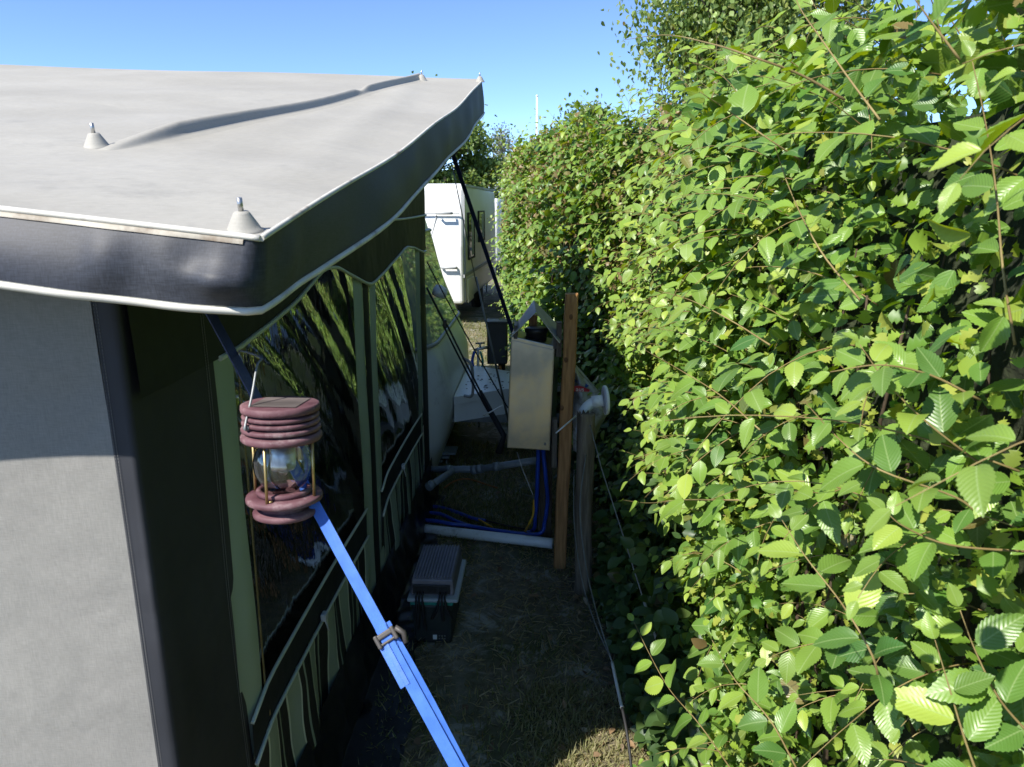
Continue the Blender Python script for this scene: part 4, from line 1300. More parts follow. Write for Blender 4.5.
obj('strand', MB().tube(smooth_path(P2, 6), 0.0022, 6), M['galvdark'], gwl)
P3 = [P[-1], aY(2.1, 618, 690), aY(1.98, 625, 722), aY(1.9, 630, 755), aY(1.82, 633, 790), aY(1.8, 634, 815)]
obj('sleeve', MB().tube(smooth_path([P[-1], aY(2.1, 618, 690), aY(2.03, 622, 708)], 6), 0.006, 8), M['wire'], gwl)
obj('cable', MB().tube(smooth_path(P3, 6), 0.0048, 8), M['rubber'], gwl)
P = [aY(3.22, 590, 425), aY(3.0, 602, 470), aY(2.7, 622, 532), aY(2.45, 642, 595), aY(2.3, 656, 638), aY(2.2, 669, 676)]
gw2 = thing('guy_wire', 'taut pale wire from top of weathered post down into the hedge foot', 'wire', P[0])
obj('wire', MB().tube(P[:4], 0.0026, 6), M['cord'], gw2)
obj('rod', MB().tube(P[3:], 0.0055, 8), M['wire'], gw2)

# ------------------------------------------------------------------ battery box with charger on top
bx = thing('battery_box', 'dark green-grey plastic battery box on bare ground beside the awning skirt', 'box', (-0.46, 2.93, 0))
bz = 0.20
bo = obj('case', MB().box((-0.462, 2.945, bz / 2 + .004), (0.165, 0.34, bz), taper=(1.1, 1.04), bev=.012), M['boxgreen'], bx)
obj('lid', MB().box((-0.462, 2.945, bz + .013), (0.19, 0.365, 0.022), bev=.006), M['teal'], bx)
lb = MB().box((-0.435, 2.7735, 0.048), (0.082, 0.004, 0.055))
lbo = obj('label_plate', lb, M['plastic'], bx)
obj('sticker', MB().box((-0.452, 2.7705, 0.043), (0.018, 0.003, 0.022)), M['label'], lbo)
dots = MB()
for k in range(6): dots.box((-0.432 + .012 * (k % 3), 2.7705, 0.036 + .014 * (k // 3)), (.006, .003, .005))
obj('print', dots, M['galvdark'], lbo)
ch = thing('charger', 'grey finned charger unit in a pale tray on top of the battery box', 'charger', (-0.455, 2.93, bz + .024))
cz = bz + .025
ty = MB().box((-0.455, 2.93, cz + .010), (0.225, 0.37, 0.018), bev=.008)
obj('tray', ty, M['tray'], ch)
dv = obj('case', MB().box((-0.46, 2.945, cz + .055), (0.195, 0.335, 0.075), taper=(.93, .95), bev=.008), M['heatsink'], ch)
fn = MB()
for k in range(13): fn.box((-0.46 - .082 + k * .01367, 2.945, cz + .096), (.006, .30, .011))
obj('cooling_fins', fn, M['heatsink'], dv)
fp = MB().box((-0.462, 2.7745, cz + .050), (0.165, 0.006, 0.042), bev=.002)
fpo = obj('socket_panel', fp, M['plastic'], ch)
sq = MB()
for k in range(3): sq.box((-0.462 - .052 + k * .052, 2.7705, cz + .050), (.036, .004, .028), bev=.001)
obj('socket', sq, M['rubber'], fpo)
for (x, l_, sl) in ((-0.525, .13, .004), (-0.512, .12, -.01), (-0.498, .135, .010), (-0.425, .075, -.035), (-0.413, .085, .004), (-0.40, .07, .03)):
    P = [Vector((x, 2.766, cz + .040)), Vector((x, 2.742, cz + .02)), Vector((x + sl * .4, 2.738, cz - l_ * .5)), Vector((x + sl, 2.745, cz - l_))]
    co = obj('cable', MB().tube(smooth_path(P, 5), [.0042] * 6 + [.0062] * 10, 8), M['rubber'], ch)
    if x in (-0.525, -0.498, -0.413):
        obj('sleeve_ring', MB().tube([P[1] + Vector((0, -.001, -.014)), P[1] + Vector((0, -.001, -.022))], .0072, 8), M['teal'], co)

# ------------------------------------------------------------------ meter box and tap by the far hedge
my = 6.1
mb_ = thing('meter_box', 'small black utility box on a stake at the hedge by the far lawn', 'utility box', aY(my, 497, 380))
c = aY(my, 497.5, 342)
bo = obj('case', MB().box(c, (0.175, 0.14, 0.37), bev=.01), M['plastic'], mb_)
obj('lid', MB().box(c + Vector((0, -.01, .185)), (0.19, 0.17, 0.02), bev=.005), M['plastic'], mb_)
obj('stake', MB().box((c.x + .03, c.y + .11, .45), (0.06, 0.06, 0.9)), M['darkwood'], mb_)
tp_ = thing('water_tap', 'brass water tap on a pipe with green and blue hoses left of the black box', 'tap', aY(my - .1, 478, 352))
tc_ = aY(my - .1, 478, 349)
tpm = MB().tube([(tc_.x, tc_.y, 0), tc_], .011, 10)
tpm.tube([tc_ + Vector((-.03, 0, -.01)), tc_, tc_ + Vector((.05, 0, .01)), tc_ + Vector((.1, .05, .01))], .013, 10)
tpm.tube([tc_ + Vector((.02, 0, 0)), tc_ + Vector((.02, -.01, .05))], .009, 8)
obj('valve', tpm, M['steel'], tp_)
obj('handle', MB().tube([tc_ + Vector((-.02, -.01, .05)), tc_ + Vector((.06, -.01, .055))], .008, 8), M['galvdark'], tp_)
P = [tc_ + Vector((-.03, 0, -.02)), tc_ + Vector((-.05, 0, -.1)), aY(my - .15, 473, 375), aY(my - .2, 466, 388), aY(my - .3, 461, 399)]
tag(obj('water_hose', MB().tube(smooth_path(P, 5), .013, 10), M['hose'], loc=P[0]), 'bright blue hose dangling from the water tap by the black box', 'hose')
P = [tc_ + Vector((.02, 0, -.02)), tc_ + Vector((.04, 0, -.12)), aY(my - .1, 480, 376), aY(my - .2, 474, 386)]
tag(obj('water_hose', MB().tube(smooth_path(P, 5), .010, 10), M['teal'], loc=P[0]), 'short green hose hanging from the water tap', 'hose')
P = [aY(my - .1, 500, 366), aY(my - .15, 502, 375), aY(my - .15, 506, 384)]
tag(obj('ground_cable', MB().tube(smooth_path(P, 5), .010, 8), M['orange'], loc=P[0]), 'orange cable coming out below the black utility box', 'cable')

# flagpole
fp0 = aY(34.0, 537, 165)
fpo = thing('flagpole', 'slim white flagpole with no flag rising behind the hedge', 'flagpole', (fp0.x, 34, 0))
obj('pole', MB().tube([(fp0.x, 34, 0), aY(34.0, 537, 97)], [.055, .04], 10), M['white'], fpo)
obj('finial', MB().lathe([(0, -.05), (.07, 0), (0, .07)], Matrix.Translation(aY(34.0, 537, 96)), 12), M['white'], fpo)


# ------------------------------------------------------------------ leaves
def leaf_tpl(widths, us, cols, serr=0.0):
    """grid template: rows along the leaf (u), columns across (v in -1..1)"""
    vs, uvs, fs = [], [], []
    nc = len(cols)
    for i, (u, w) in enumerate(zip(us, widths)):
        for c in cols:
            ww = w * (1 - serr * (i % 2) * (abs(c) == 1))
            vs.append((u + (0.018 if (i % 2 == 0 and abs(c) == 1 and serr) else 0), c * ww, 0.0))
            uvs.append((u, 0.5 + 0.5 * c * w))
    for i in range(len(us) - 1):
        for k in range(nc - 1):
            fs.append((i * nc + k, i * nc + k + 1, (i + 1) * nc + k + 1, (i + 1) * nc + k))
    return np.array(vs), np.array(uvs), np.array(fs)


def elm_w(u): return (math.sin(math.pi * min(1, max(0, u)) ** 0.86) ** 0.80) * (1 - 0.12 * u) if 0 < u < 1 else 0.01


u_hd = [0, .04] + list(np.linspace(.10, .92, 19)) + [.965, 1.0]
T_HD = leaf_tpl([elm_w(u) for u in u_hd], u_hd, (-1, -.5, 0, .5, 1), 0.10)
u_md = [0, .14, .34, .55, .76, .9, 1.0]
T_MD = leaf_tpl([elm_w(u) for u in u_md], u_md, (-1, 0, 1))
u_ld = [0, .28, .66, 1.0]
T_LD = leaf_tpl([.02, .92, .78, .02], u_ld, (-1, 0, 1))
T_XD = leaf_tpl([.05, 1.0, .05], [0, .5, 1.0], (-1, 1))
T_HAW = leaf_tpl([.03, .05, .62, .40, 1.0, .58, .85, .46, .05], [0, .22, .34, .44, .58, .68, .80, .92, 1.0], (-1, 0, 1))
T_HAWL = leaf_tpl([.04, .55, .35, .95, .6, .05], [0, .34, .44, .6, .84, 1.0], (-1, 0, 1))


def nrmz(a): return a / np.maximum(1e-9, np.linalg.norm(a, axis=-1, keepdims=True))


def in_gap(p):
    """the gap between the near hedge and the posts, kept clear of near sprays"""
    p = np.asarray(p, float).reshape(-1, 3) - _C
    z = np.maximum(p @ _fw, 1e-3)
    px = W_PX / 2 + F_PX * (p @ _rt) / z; py = H_PX / 2 - F_PX * (p @ _up) / z
    lim = np.interp(py, (200, 250, 430, 520, 600, 660, 720, 767), (590, 612, 614, 630, 662, 690, 650, 640))
    return (p[:, 1] < 3.3) & (py > 215) & (px < lim)


class Leaves:
    def __init__(self): self.P, self.A, self.Nn, self.L, self.W, self.C, self.B = [], [], [], [], [], [], []

    def add(self, pos, axis, nrm, length, width, tint, bend):
        self.P.append(pos); self.A.append(axis); self.Nn.append(nrm); self.L.append(length); self.W.append(width); self.C.append(tint); self.B.append(bend)

    def cat(self):
        return [np.concatenate(q) for q in (self.P, self.A, self.Nn, self.L, self.W, self.C, self.B)]


def leaf_mesh(name, data, tpl, m, parent=None):
    P, A, Nn, L, Wd, C, B = data
    tv, tu, tf = tpl
    base = np.array(WLOC[parent.name]) if parent is not None else np.zeros(3)
    A = nrmz(A)
    Nn = nrmz(Nn - A * (Nn * A).sum(1, keepdims=True))
    Sd = np.cross(Nn, A)
    n, k = len(P), len(tv)
    u = tv[None, :, 0]; v = tv[None, :, 1]
    hx = u * L[:, None]
    hy = v * Wd[:, None]
    fold = np.abs(v) * Wd[:, None] * B[:, None, 1]
    curl = -(u ** 2) * L[:, None] * B[:, None, 0] + 0.05 * L[:, None] * np.sin(5 * u + 7 * B[:, None, 2]) * np.abs(v) + B[:, None, 3] * v * u * Wd[:, None]
    V = P[:, None, :] + A[:, None, :] * hx[..., None] + Sd[:, None, :] * hy[..., None] + Nn[:, None, :] * (fold + curl)[..., None] - base
    V = V.reshape(-1, 3)
    Fc = (tf[None] + (np.arange(n) * k)[:, None, None]).reshape(-1, 4)
    me = bpy.data.meshes.new(name)
    me.vertices.add(len(V)); me.vertices.foreach_set('co', V.astype(np.float32).ravel())
    nf = len(Fc)
    me.loops.add(nf * 4); me.loops.foreach_set('vertex_index', Fc.astype(np.int32).ravel())
    me.polygons.add(nf)
    me.polygons.foreach_set('loop_start', np.arange(0, nf * 4, 4, dtype=np.int32))
    me.polygons.foreach_set('loop_total', np.full(nf, 4, dtype=np.int32))
    me.polygons.foreach_set('use_smooth', np.ones(nf, dtype=bool))
    uvl = me.uv_layers.new(name='UVMap')
    uvl.data.foreach_set('uv', np.tile(tu[tf].reshape(-1, 2), (n, 1)).astype(np.float32).ravel())
    at = me.attributes.new('tint', 'FLOAT_COLOR', 'POINT')
    cc = np.concatenate([C, np.ones((n, 1))], 1)
    at.data.foreach_set('color', np.repeat(cc, k, axis=0).astype(np.float32).ravel())
    me.update(); me.validate()
    me.materials.append(m)
    o = bpy.data.objects.new(name, me); COL.objects.link(o)
    if parent is not None: o.parent = parent
    WLOC[o.name] = Vector(base)
    return o


def rnd(n, a=0.0, b=1.0): return RNG.uniform(a, b, n)
def rv(n): return RNG.normal(size=(n, 3))


def bends(n, fold=0.25):
    return np.stack([rnd(n, 0.0, 0.42), rnd(n, 0.02, fold * 2), rnd(n), rnd(n, -0.25, 0.25)], 1)


# hedge face: how far right the leaves stand at each distance and height
FY = (-1.0, 0.0, 0.8, 1.4, 1.9, 2.3, 2.7, 3.2, 3.8, 4.5, 5.2, 6.0, 7.0, 8.0, 9.5, 12.0, 16.0)
FX = (.70, .66, .60, .51, .45, .46, .54, .62, .54, .36, .13, -.10, -.24, -.34, -.42, -.50, -.60)
TY = (-1.0, 0.5, 1.3, 2.0, 3.0, 4.0, 5.5, 8.0, 12.0, 16.0)
TZ = (2.32, 2.30, 2.25, 2.22, 2.24, 2.28, 2.36, 2.44, 2.40, 2.4)


def face_x(y, z):
    fx = np.interp(y, FY, FX)
    tz = np.interp(y, TY, TZ)
    q = z / tz
    fx = fx + 0.16 * np.clip(q - 0.72, 0, 1) ** 1.2 * 2.0 + 0.17 * np.clip(0.40 - q, 0, 1) * 2
    fx = fx + 0.05 * np.sin(2.9 * y + 1.1 * z) + 0.035 * np.sin(5.3 * y - 3.7 * z) + 0.03 * np.sin(6.1 * z + y)
    return fx


hedge = thing('hedge', 'tall overgrown green hedge of elm and hawthorn filling the right side', 'hedge', (0.7, 5.0, 0))


def tint(n, z, young=0.15, lo=0.0, hi=1.0):
    r = np.clip(RNG.normal(0.47, 0.36, n), lo, hi)
    y = np.where(rnd(n) < young, rnd(n, .3, 1.0), rnd(n, 0, .15))
    return np.stack([r, y, rnd(n)], 1)


def place_shell(n, y0, y1, depth, zmin=0.05):
    y = rnd(n, y0, y1)
    tz = np.interp(y, TY, TZ)
    z = zmin + (tz - zmin) * rnd(n) ** 0.95
    d = RNG.exponential(depth, n)
    hol = np.sin(6.3 * y + 2.1 * np.sin(4.7 * z)) * np.sin(7.1 * z + 1.7 * np.sin(5.3 * y) + 1.0)
    d = d + 0.10 * np.clip(hol, 0, 1)
    x = face_x(y, z) + d
    return x, y, z, d


def fill(bucket, n, y0, y1, depth, smin, smax, wr, young, up=0.75):
    x, y, z, d = place_shell(n, y0, y1, depth)
    pos = np.stack([x, y, z], 1)
    nrm = nrmz(np.array([-0.62, -0.22, up]) + 0.55 * rv(n))
    ax = nrmz(np.array([-0.55, -0.15, -0.25]) + 0.75 * rv(n))
    L = rnd(n, smin, smax)
    k = ~in_gap(pos)
    bucket.add(pos[k], ax[k], nrm[k], L[k], (L * wr * rnd(n, .85, 1.15) / 2)[k], tint(n, z, young)[k], bends(n)[k])


def top_fill(bucket, n, y0, y1, smin, smax, wr, young):
    y = rnd(n, y0, y1)
    tz = np.interp(y, TY, TZ)
    x = face_x(y, tz) + rnd(n, -0.02, 0.95)
    z = tz + RNG.normal(0, 0.05, n) + 0.05 * np.sin(4 * y) + 0.04 * np.sin(7 * x)
    pos = np.stack([x, y, z], 1)
    nrm = nrmz(np.array([-0.2, -0.1, 1.0]) + 0.6 * rv(n))
    ax = nrmz(np.array([-0.3, -0.1, 0.1]) + 0.8 * rv(n))
    L = rnd(n, smin, smax)
    bucket.add(pos, ax, nrm, L, L * wr / 2, tint(n, z, young), bends(n))


TW = []          # twig tubes: (points, radius)


def shoot(bucket, p0, direc, length, nl, lsize, wr, droop, young, stem_r, pts=None, tip_small=0.45, zig=1.0):
    """one leafy shoot: a curved stem with leaves on alternate sides, laid flat to the light"""
    if pts is None:
        d = Vector(direc).normalized()
        pts = []
        p = Vector(p0)
        seg = length / 10
        for i in range(11):
            pts.append(p.copy())
            d = (d + Vector((random.uniform(-.07, .07), random.uniform(-.07, .07), -droop / 10))).normalized()
            p = p + d * seg
        if in_gap([tuple(q) for q in pts[-6:]]).any(): return
    else:
        pts = smooth_path(pts, 5)
    TW.append((pts, stem_r))
    n = len(pts)
    P_, A_, N_, L_ = [], [], [], []
    sgn = random.choice((-1, 1))
    for k in range(nl):
        t = 0.12 + 0.88 * (k + random.uniform(-.2, .2)) / max(1, nl - 1)
        t = min(max(t, 0), 1)
        f = t * (n - 1); i = min(int(f), n - 2)
        p = pts[i].lerp(pts[i + 1], f - i)
        tdir = (pts[i + 1] - pts[i]).normalized()
        upv = Vector((-0.45, -0.25, 0.85)) + Vector((random.gauss(0, .22), random.gauss(0, .22), random.gauss(0, .15)))
        sd = tdir.cross(upv).normalized() * sgn
        last = k == nl - 1
        ax = (tdir * (1.0 if last else random.uniform(.35, .8)) + (Vector() if last else sd * random.uniform(.7, 1.05)) + Vector((0, 0, random.uniform(-.32, .06)))).normalized()
        sgn = -sgn
        P_.append(p + ax * 0.004); A_.append(ax)
        N_.append(upv.normalized())
        s = lsize * random.uniform(.78, 1.15) * (1 - (1 - tip_small) * max(0, (t - 0.55) / 0.45)) * (0.8 if t < .25 else 1)
        L_.append(s)
    m_ = len(P_)
    L_ = np.array(L_)
    tt = tint(m_, 0, 0.1)
    tt[:, 1] = np.clip(tt[:, 1] + np.linspace(-.1, young, m_), 0, 1)
    bucket.add(np.array(P_), np.array(A_), np.array(N_), L_, L_ * wr * RNG.uniform(.88, 1.1, m_) / 2, tt, bends(m_, .2))


HD, MD, LD, HW, HWL, RT = Leaves(), Leaves(), Leaves(), Leaves(), Leaves(), Leaves()


def shoots(bucket, n, y0, y1, lsize, nl, length, young, top=0.0, zlo=0.1, wr=.66, out=(0.02, 0.16)):
    for _ in range(n):
        y = random.uniform(y0, y1)
        tz = float(np.interp(y, TY, TZ))
        if random.random() < top:
            z = tz + random.uniform(-.12, .02)
            x = float(face_x(y, z)) + random.uniform(0.02, .7)
            d = (random.gauss(-.25, .35), random.gauss(-.05, .35), 1.0)
        else:
            z = zlo + (tz - zlo) * random.random()
            x = float(face_x(y, z)) + random.uniform(*out)
            d = (random.gauss(-.75, .2), random.gauss(-.1, .5), random.gauss(.45, .35))
        shoot(bucket, (x, y, z), d, length * random.uniform(.6, 1.3), max(4, int(nl * random.uniform(.7, 1.2))), lsize * random.uniform(.75, 1.15), wr, random.uniform(.5, 1.6), young, 0.0012)


# near stretch
fill(HD, 1500, -0.45, 1.75, 0.09, 0.034, 0.066, .66, .10)
fill(HD, 1700, -0.6, 1.75, 0.24, 0.040, 0.072, .66, .02)
shoots(HD, 260, -0.35, 1.75, .058, 10, .32, .45, top=.14)
fill(HW, 8500, -0.45, 2.3, 0.10, 0.016, 0.036, .95, .30)
# middle stretch
fill(MD, 5200, 1.7, 4.6, 0.13, 0.038, 0.08, .66, .10)
shoots(MD, 430, 1.7, 4.6, .070, 10, .34, .5, top=.22)
fill(HWL, 13000, 1.7, 4.8, 0.09, 0.016, 0.040, .95, .32)
top_fill(MD, 1800, -0.3, 4.5, .045, .075, .66, .35)
# far stretch
fill(LD, 26000, 4.5, 15.5, 0.10, 0.045, 0.085, .68, .15)
shoots(LD, 620, 4.5, 14, .066, 9, .32, .5, top=.35)
top_fill(LD, 9000, 4.3, 15.5, .04, .07, .68, .55)
# reddish young tips along the upper part
n = 7000
x, y, z, d = place_shell(n, 3.4, 14, .05, 1.35)
tn = tint(n, z, 1.0); tn[:, 1] = rnd(n, .3, .95)
Lh = rnd(n, .022, .045)
RT.add(np.stack([x - .02, y, z + rnd(n, 0, .14)], 1), nrmz(np.array([-.3, -.1, .6]) + .7 * rv(n)), nrmz(np.array([-.5, -.2, .7]) + .5 * rv(n)), Lh, Lh * .42, tn, bends(n))

# long shoots that reach out of the near hedge, each measured in the photograph
LONG = [
    (0.26, 0.20, [(845, 100), (801, 75), (750, 56), (708, 43), (663, 35), (623, 40)], .030, 16, 'haw'),
    (0.44, 0.40, [(1015, 345), (1003, 270), (996, 190), (985, 120), (972, 60)], .050, 10, 'elm'),
    (0.42, 0.36, [(985, 520), (955, 497), (880, 470), (840, 440), (805, 402)], .056, 9, 'elm'),
    (0.42, 0.36, [(1010, 482), (985, 467), (930, 425), (888, 384), (860, 345)], .056, 9, 'elm'),
    (0.40, 0.36, [(1030, 552), (950, 545), (905, 527), (886, 512)], .052, 7, 'elm'),
    (0.42, 0.34, [(880, 690), (872, 655), (842, 604), (805, 556), (782, 520)], .066, 9, 'elm'),
    (0.40, 0.26, [(735, 775), (700, 725), (670, 690), (650, 655), (634, 622)], .070, 15, 'elm'),
    (0.42, 0.30, [(800, 775), (770, 720), (735, 680), (712, 640)], .060, 9, 'elm'),
    (0.36, 0.26, [(740, 500), (715, 500), (680, 500), (648, 503), (622, 500)], .082, 6, 'elm'),
    (0.40, 0.34, [(985, 795), (965, 740), (950, 690), (935, 640)], .066, 6, 'elm'),
    (0.40, 0.33, [(1035, 740), (1000, 700), (975, 650), (960, 610)], .070, 6, 'elm'),
    (0.46, 0.40, [(880, 120), (850, 80), (822, 40), (800, 8), (790, -20)], .060, 9, 'elm'),
    (0.40, 0.24, [(800, 160), (770, 140), (730, 112), (700, 92)], .070, 7, 'elm'),
    (0.46, 0.42, [(960, 60), (930, 20), (905, -15)], .066, 6, 'elm'),
    (0.40, 0.28, [(770, 345), (730, 320), (690, 300), (655, 290)], .080, 8, 'elm'),
    (0.40, 0.26, [(760, 430), (720, 395), (680, 370), (645, 350)], .080, 8, 'elm'),
    (0.46, 0.36, [(860, 300), (820, 250), (790, 190), (770, 130)], .062, 9, 'elm'),
    (0.36, 0.26, [(660, 775), (635, 765), (600, 762), (572, 760)], .050, 5, 'elm'),
    (0.44, 0.34, [(980, 400), (930, 375), (880, 365), (830, 372)], .058, 8, 'elm'),
]
LB = []
for (xa, xb, pl, ls, nl, kind) in LONG:
    bk_ = Leaves()
    n0 = len(TW)
    pts = [aX(max(lerp(xa, xb, i / (len(pl) - 1)), .82 * (q[0] - 541) / 710), *q) for i, q in enumerate(pl)]
    shoot(bk_, None, None, 0, nl, ls, .66 if kind == 'elm' else .9, 0, .35, .0013, pts=pts)
    LB.append((bk_, TW.pop(), kind))

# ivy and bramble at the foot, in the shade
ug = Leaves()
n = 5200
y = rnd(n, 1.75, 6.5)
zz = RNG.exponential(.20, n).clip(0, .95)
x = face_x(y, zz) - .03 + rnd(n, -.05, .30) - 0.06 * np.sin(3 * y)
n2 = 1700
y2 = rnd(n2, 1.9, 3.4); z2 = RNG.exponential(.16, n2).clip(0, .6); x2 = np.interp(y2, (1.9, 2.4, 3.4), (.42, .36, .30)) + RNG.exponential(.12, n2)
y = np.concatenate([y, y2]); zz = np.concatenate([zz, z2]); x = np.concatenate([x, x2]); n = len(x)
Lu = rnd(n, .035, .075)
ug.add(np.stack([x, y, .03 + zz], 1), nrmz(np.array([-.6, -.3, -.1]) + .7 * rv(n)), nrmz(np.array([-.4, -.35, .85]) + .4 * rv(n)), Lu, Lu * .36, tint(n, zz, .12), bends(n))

leaf_mesh('foliage', HD.cat(), T_HD, M['elm'], hedge)
leaf_mesh('foliage', MD.cat(), T_MD, M['elm'], hedge)
leaf_mesh('foliage', LD.cat(), T_LD, M['elm'], hedge)
leaf_mesh('foliage', HW.cat(), T_HAW, M['haw'], hedge)
leaf_mesh('foliage', HWL.cat(), T_HAWL, M['haw'], hedge)
leaf_mesh('foliage', RT.cat(), T_HAWL, M['redtip'], hedge)
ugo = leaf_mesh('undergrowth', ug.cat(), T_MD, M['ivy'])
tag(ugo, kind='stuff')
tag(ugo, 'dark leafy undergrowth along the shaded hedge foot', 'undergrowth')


def twig_mesh(name, lst, m, parent, n=5):
    b = MB()
    for pts, r_ in lst:
        k = len(pts)
        b.tube(pts, [r_ * lerp(1.25, .4, i / (k - 1)) for i in range(k)], n)
    return obj(name, b, m, parent)


twig_mesh('twigs', TW, M['bark'], hedge, 4)
for bk_, tw, kind in LB:
    so2 = twig_mesh('shoot', [tw], M['bark'], hedge, 8)
    leaf_mesh('shoot_leaves', bk_.cat(), T_HD if kind == 'elm' else T_HAW, M[kind if kind == 'elm' else 'haw'], so2)

# thicket of stems and an added sheet coloured dark for the hedge's inner shade
br_ = MB()
for k in range(260):
    y = random.uniform(-.5, 13)
    x = float(face_x(y, .8)) + random.uniform(.14, .4)
    tz = float(np.interp(y, TY, TZ))
    p = Vector((x, y, -.05)); d = Vector((random.gauss(0, .05), random.gauss(0, .15), 1))
    pts = []
    for i in range(9):
        p.x = max(p.x, float(face_x(p.y, p.z)) + .07); pts.append(p.copy()); d = (d.normalized() + Vector((random.gauss(0, .10), random.gauss(0, .12), .25))).normalized(); p = p + d * tz / 9.6
    br_.tube(pts, [lerp(.009, .002, i / 8) for i in range(9)], 5)
obj('stems', br_, M['hedgewood'], hedge)
shade_sheet = MB()
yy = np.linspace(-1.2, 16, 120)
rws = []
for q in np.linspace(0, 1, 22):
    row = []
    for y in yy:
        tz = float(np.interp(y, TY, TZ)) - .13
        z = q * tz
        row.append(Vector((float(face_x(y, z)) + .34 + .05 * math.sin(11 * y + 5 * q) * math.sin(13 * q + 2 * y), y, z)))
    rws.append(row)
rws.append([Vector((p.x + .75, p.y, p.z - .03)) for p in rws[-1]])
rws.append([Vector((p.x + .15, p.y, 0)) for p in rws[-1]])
shade_sheet.sheet(rws)
obj('inner_shade', shade_sheet, mat('inner_shade_colour', (0.016, 0.022, 0.010), 0.95, (0.035, 0.045, 0.018), scale=22, bump=1.0, bscale=40), hedge)


# ------------------------------------------------------------------ grass
def grass(n, x0, x1, y0, y1, h0, h1, keep=None):
    x = rnd(n, x0, x1); y = rnd(n, y0, y1)
    if keep is not None:
        k = keep(x, y); x, y = x[k], y[k]; n = len(x)
    pos = np.stack([x, y, np.full(n, -.004)], 1)
    pos[:, 2] += 0.012 * np.sin(x * 2.3 + y * 1.1) + 0.010 * np.sin(y * 3.1 - x * 1.7)
    ax = nrmz(np.array([0, 0, .8]) + .55 * rv(n))
    L = rnd(n, h0, h1)
    t = tint(n, 0, .3); return pos, ax, nrmz(rv(n) + np.array([-.3, -.4, .2])), L, rnd(n, .0016, .0032), t, np.stack([rnd(n, .1, .7), rnd(n, 0, .3), rnd(n), rnd(n, -.2, .2)], 1)


patch = lambda x, y: (np.sin(2.1 * x + .6) * np.sin(1.7 * y + .4) + .6 * np.sin(4.3 * x - 2.2 * y) + rnd(len(x), -.9, .9) - 0.6 * np.exp(-((x + .30 + .05 * np.sin(5 * y)) / .13) ** 2)) > .0
G1 = grass(26000, -.62, .75, 1.6, 4.4, .018, .055, patch)
G2 = grass(9000, -.75, .5, 3.9, 5.6, .03, .075)
G3 = grass(14000, -3.2, .2, 6.0, 12, .03, .07)
G3[4][:] *= 1.8
G4 = grass(7000, -.05, .50, 1.5, 2.5, .02, .05)
G4[5][:, 0] = rnd(len(G4[0]), .5, 1.0); G4[5][:, 1] = rnd(len(G4[0]), .1, .6)
data = [np.concatenate(q) for q in zip(G1, G2, G3, G4)]
go = leaf_mesh('grass', data, leaf_tpl([1, .8, .05], [0, .55, 1.0], (-1, 1)), M['grass'])
tag(go, 'short patchy grass growing along the trodden gap', 'grass', kind='stuff')
dead = grass(3400, -.6, .6, 1.6, 4.2, .02, .06)
dead[1][:, 2] *= .12; dead[5][:, 1] = rnd(len(dead[0]), .75, 1.0); dead[0][:, 2] += .008
do = leaf_mesh('straw', dead, leaf_tpl([1, .8, .05], [0, .55, 1.0], (-1, 1)), M['grass'])
tag(do, 'dry straw and dead grass bits scattered on the soil', 'straw', kind='stuff')


lf = Leaves(); n = 240
y = rnd(n, 1.6, 4.6); x = np.interp(y, FY, FX) * .9 - RNG.exponential(.35, n)
lf.add(np.stack([x, y, rnd(n, .012, .03)], 1), nrmz(rv(n) * np.array([1, 1, .12])), nrmz(np.array([0, 0, 1]) + .3 * rv(n)), rnd(n, .02, .055), rnd(n, .006, .016), tint(n, 0, .2), bends(n))
lfo = leaf_mesh('leaf_litter', lf.cat(), T_LD, leaf_mat('dead_leaf', (0.09, 0.05, 0.022), (0.22, 0.14, 0.06), (0.33, 0.27, 0.15), veins=False, rough=.7, trans=.15))
tag(lfo, 'dead brown leaves scattered along the gap floor', 'litter', kind='stuff')


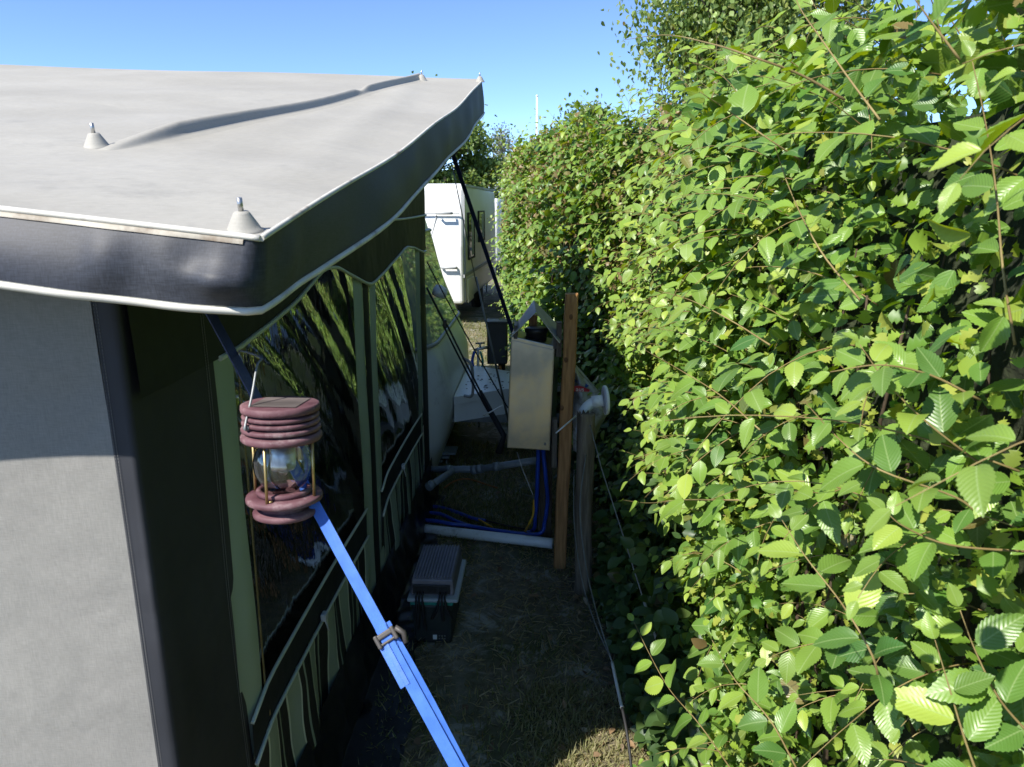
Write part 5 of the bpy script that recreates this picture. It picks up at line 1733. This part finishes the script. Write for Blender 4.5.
# ------------------------------------------------------------------ trees beyond
def tree(name, label, loc, h, trunk_r, crown_z, rx, rz, nclump, per, leaf, m, bark, droop=0.0, clump_r=.5, lean=0.0, group=None):
    t = thing(name, label, 'tree', loc, group)
    b = MB()
    L0 = Vector(loc)
    tp_ = [L0 + Vector((lean * k / 8 + .05 * math.sin(k), .05 * math.cos(k * 1.7), h * .96 * k / 8)) for k in range(9)]
    b.tube(tp_, [lerp(trunk_r, trunk_r * .12, k / 8) for k in range(9)], 12)
    obj('trunk', b, bark, t)
    lb_, lim = Leaves(), MB()
    for c in range(nclump):
        a = random.uniform(0, 2 * math.pi)
        zf = random.random()
        zc = lerp(crown_z, h, zf)
        prof_ = math.sin(math.pi * (0.12 + .86 * zf)) ** .7
        rr = rx * prof_ * math.sqrt(random.uniform(.12, 1))
        ce = L0 + Vector((lean * zc / h + math.cos(a) * rr, math.sin(a) * rr, zc))
        k = min(8, max(0, int(zc / h * 8) - 1))
        s0 = tp_[k]
        lim.tube(sag(s0, ce, -.12 * rr, 5), [trunk_r * .22, trunk_r * .18, trunk_r * .14, trunk_r * .1, trunk_r * .06, trunk_r * .03], 5)
        n = int(per * random.uniform(.6, 1.4))
        cr = clump_r * random.uniform(.6, 1.3)
        q = rv(n) * np.array([cr, cr, cr * (.55 + droop)]) * .62
        q[:, 2] -= droop * np.abs(rnd(n)) * cr * 1.4
        L = rnd(n, leaf * .7, leaf * 1.25)
        lb_.add(np.array(ce) + q, nrmz(np.array([0, 0, -.5 - droop]) + .8 * rv(n)), nrmz(np.array([-.3, -.35, .6]) + .7 * rv(n)), L, L * .36, tint(n, 0, .15), bends(n))
    lo = obj('limbs', lim, bark, t)
    leaf_mesh('crown', lb_.cat(), T_LD, m, t)
    return t


TB = M['bark']
DB = mat('dark_bark', (0.07, 0.055, 0.042), .9, (0.12, 0.10, 0.08), scale=5)
p = aY(12.0, 722, 60)
p.x += .42
tree('birch_tree', 'tall birch with pale mottled trunk and drooping twigs behind the hedge', (p.x, 12.0, 0), 9.5, .19, 2.3, 1.6, 3, 260, 270, .08, M['birchleaf'], M['birch'], droop=.7, clump_r=.42)
p = aY(30, 428, 150)
tree('leafy_tree', 'dense green broadleaf tree above the white caravan roof', (p.x, 30, 0), 6.1, .22, 1.6, 2.8, 3, 120, 260, .17, M['treeleaf'], DB, clump_r=.62)
p = aY(42, 503, 160)
tree('birch_tree', 'thin pale birch with sparse crown far off beside the flagpole', (p.x, 42, 0), 6.2, .12, 1.8, .95, 3, 46, 90, .11, M['greyleaf'], M['birch'], droop=.5, clump_r=.42)
p = aY(17, 592, 130)
tree('leafy_tree', 'green treetop just showing over the hedge right of the flagpole', (p.x, 17, 0), 3.95, .14, 2.2, .95, 2, 46, 150, .10, M['treeleaf'], DB, clump_r=.34)
p = aY(30, 548, 150)
tree('leafy_tree', 'small low treetop peeping over the hedge at the flagpole foot', (p.x, 30, 0), 4.75, .14, 2.0, 1.1, 2, 40, 130, .13, M['treeleaf'], DB, clump_r=.4)
# wood closing the view beyond the camp site
wdl = Leaves()
n = 26000
x = rnd(n, -60, 60); z = RNG.beta(1.3, 1.5, n) * (4.3 + 1.2 * np.sin(x * .31) + .7 * np.sin(x * .83 + 1))
yv = 62 + rnd(n, -3, 3) + 2 * np.sin(x * .5)
L = rnd(n, .35, .7)
wdl.add(np.stack([x, yv, z.clip(0)], 1), nrmz(rv(n)), nrmz(np.array([-.3, -.5, .6]) + .6 * rv(n)), L, L * .42, tint(n, 0, .1), bends(n))
wo = leaf_mesh('distant_woods', wdl.cat(), T_XD, M['treeleaf'])
tag(wo, 'low band of trees far beyond the camp site', 'woods', kind='stuff')
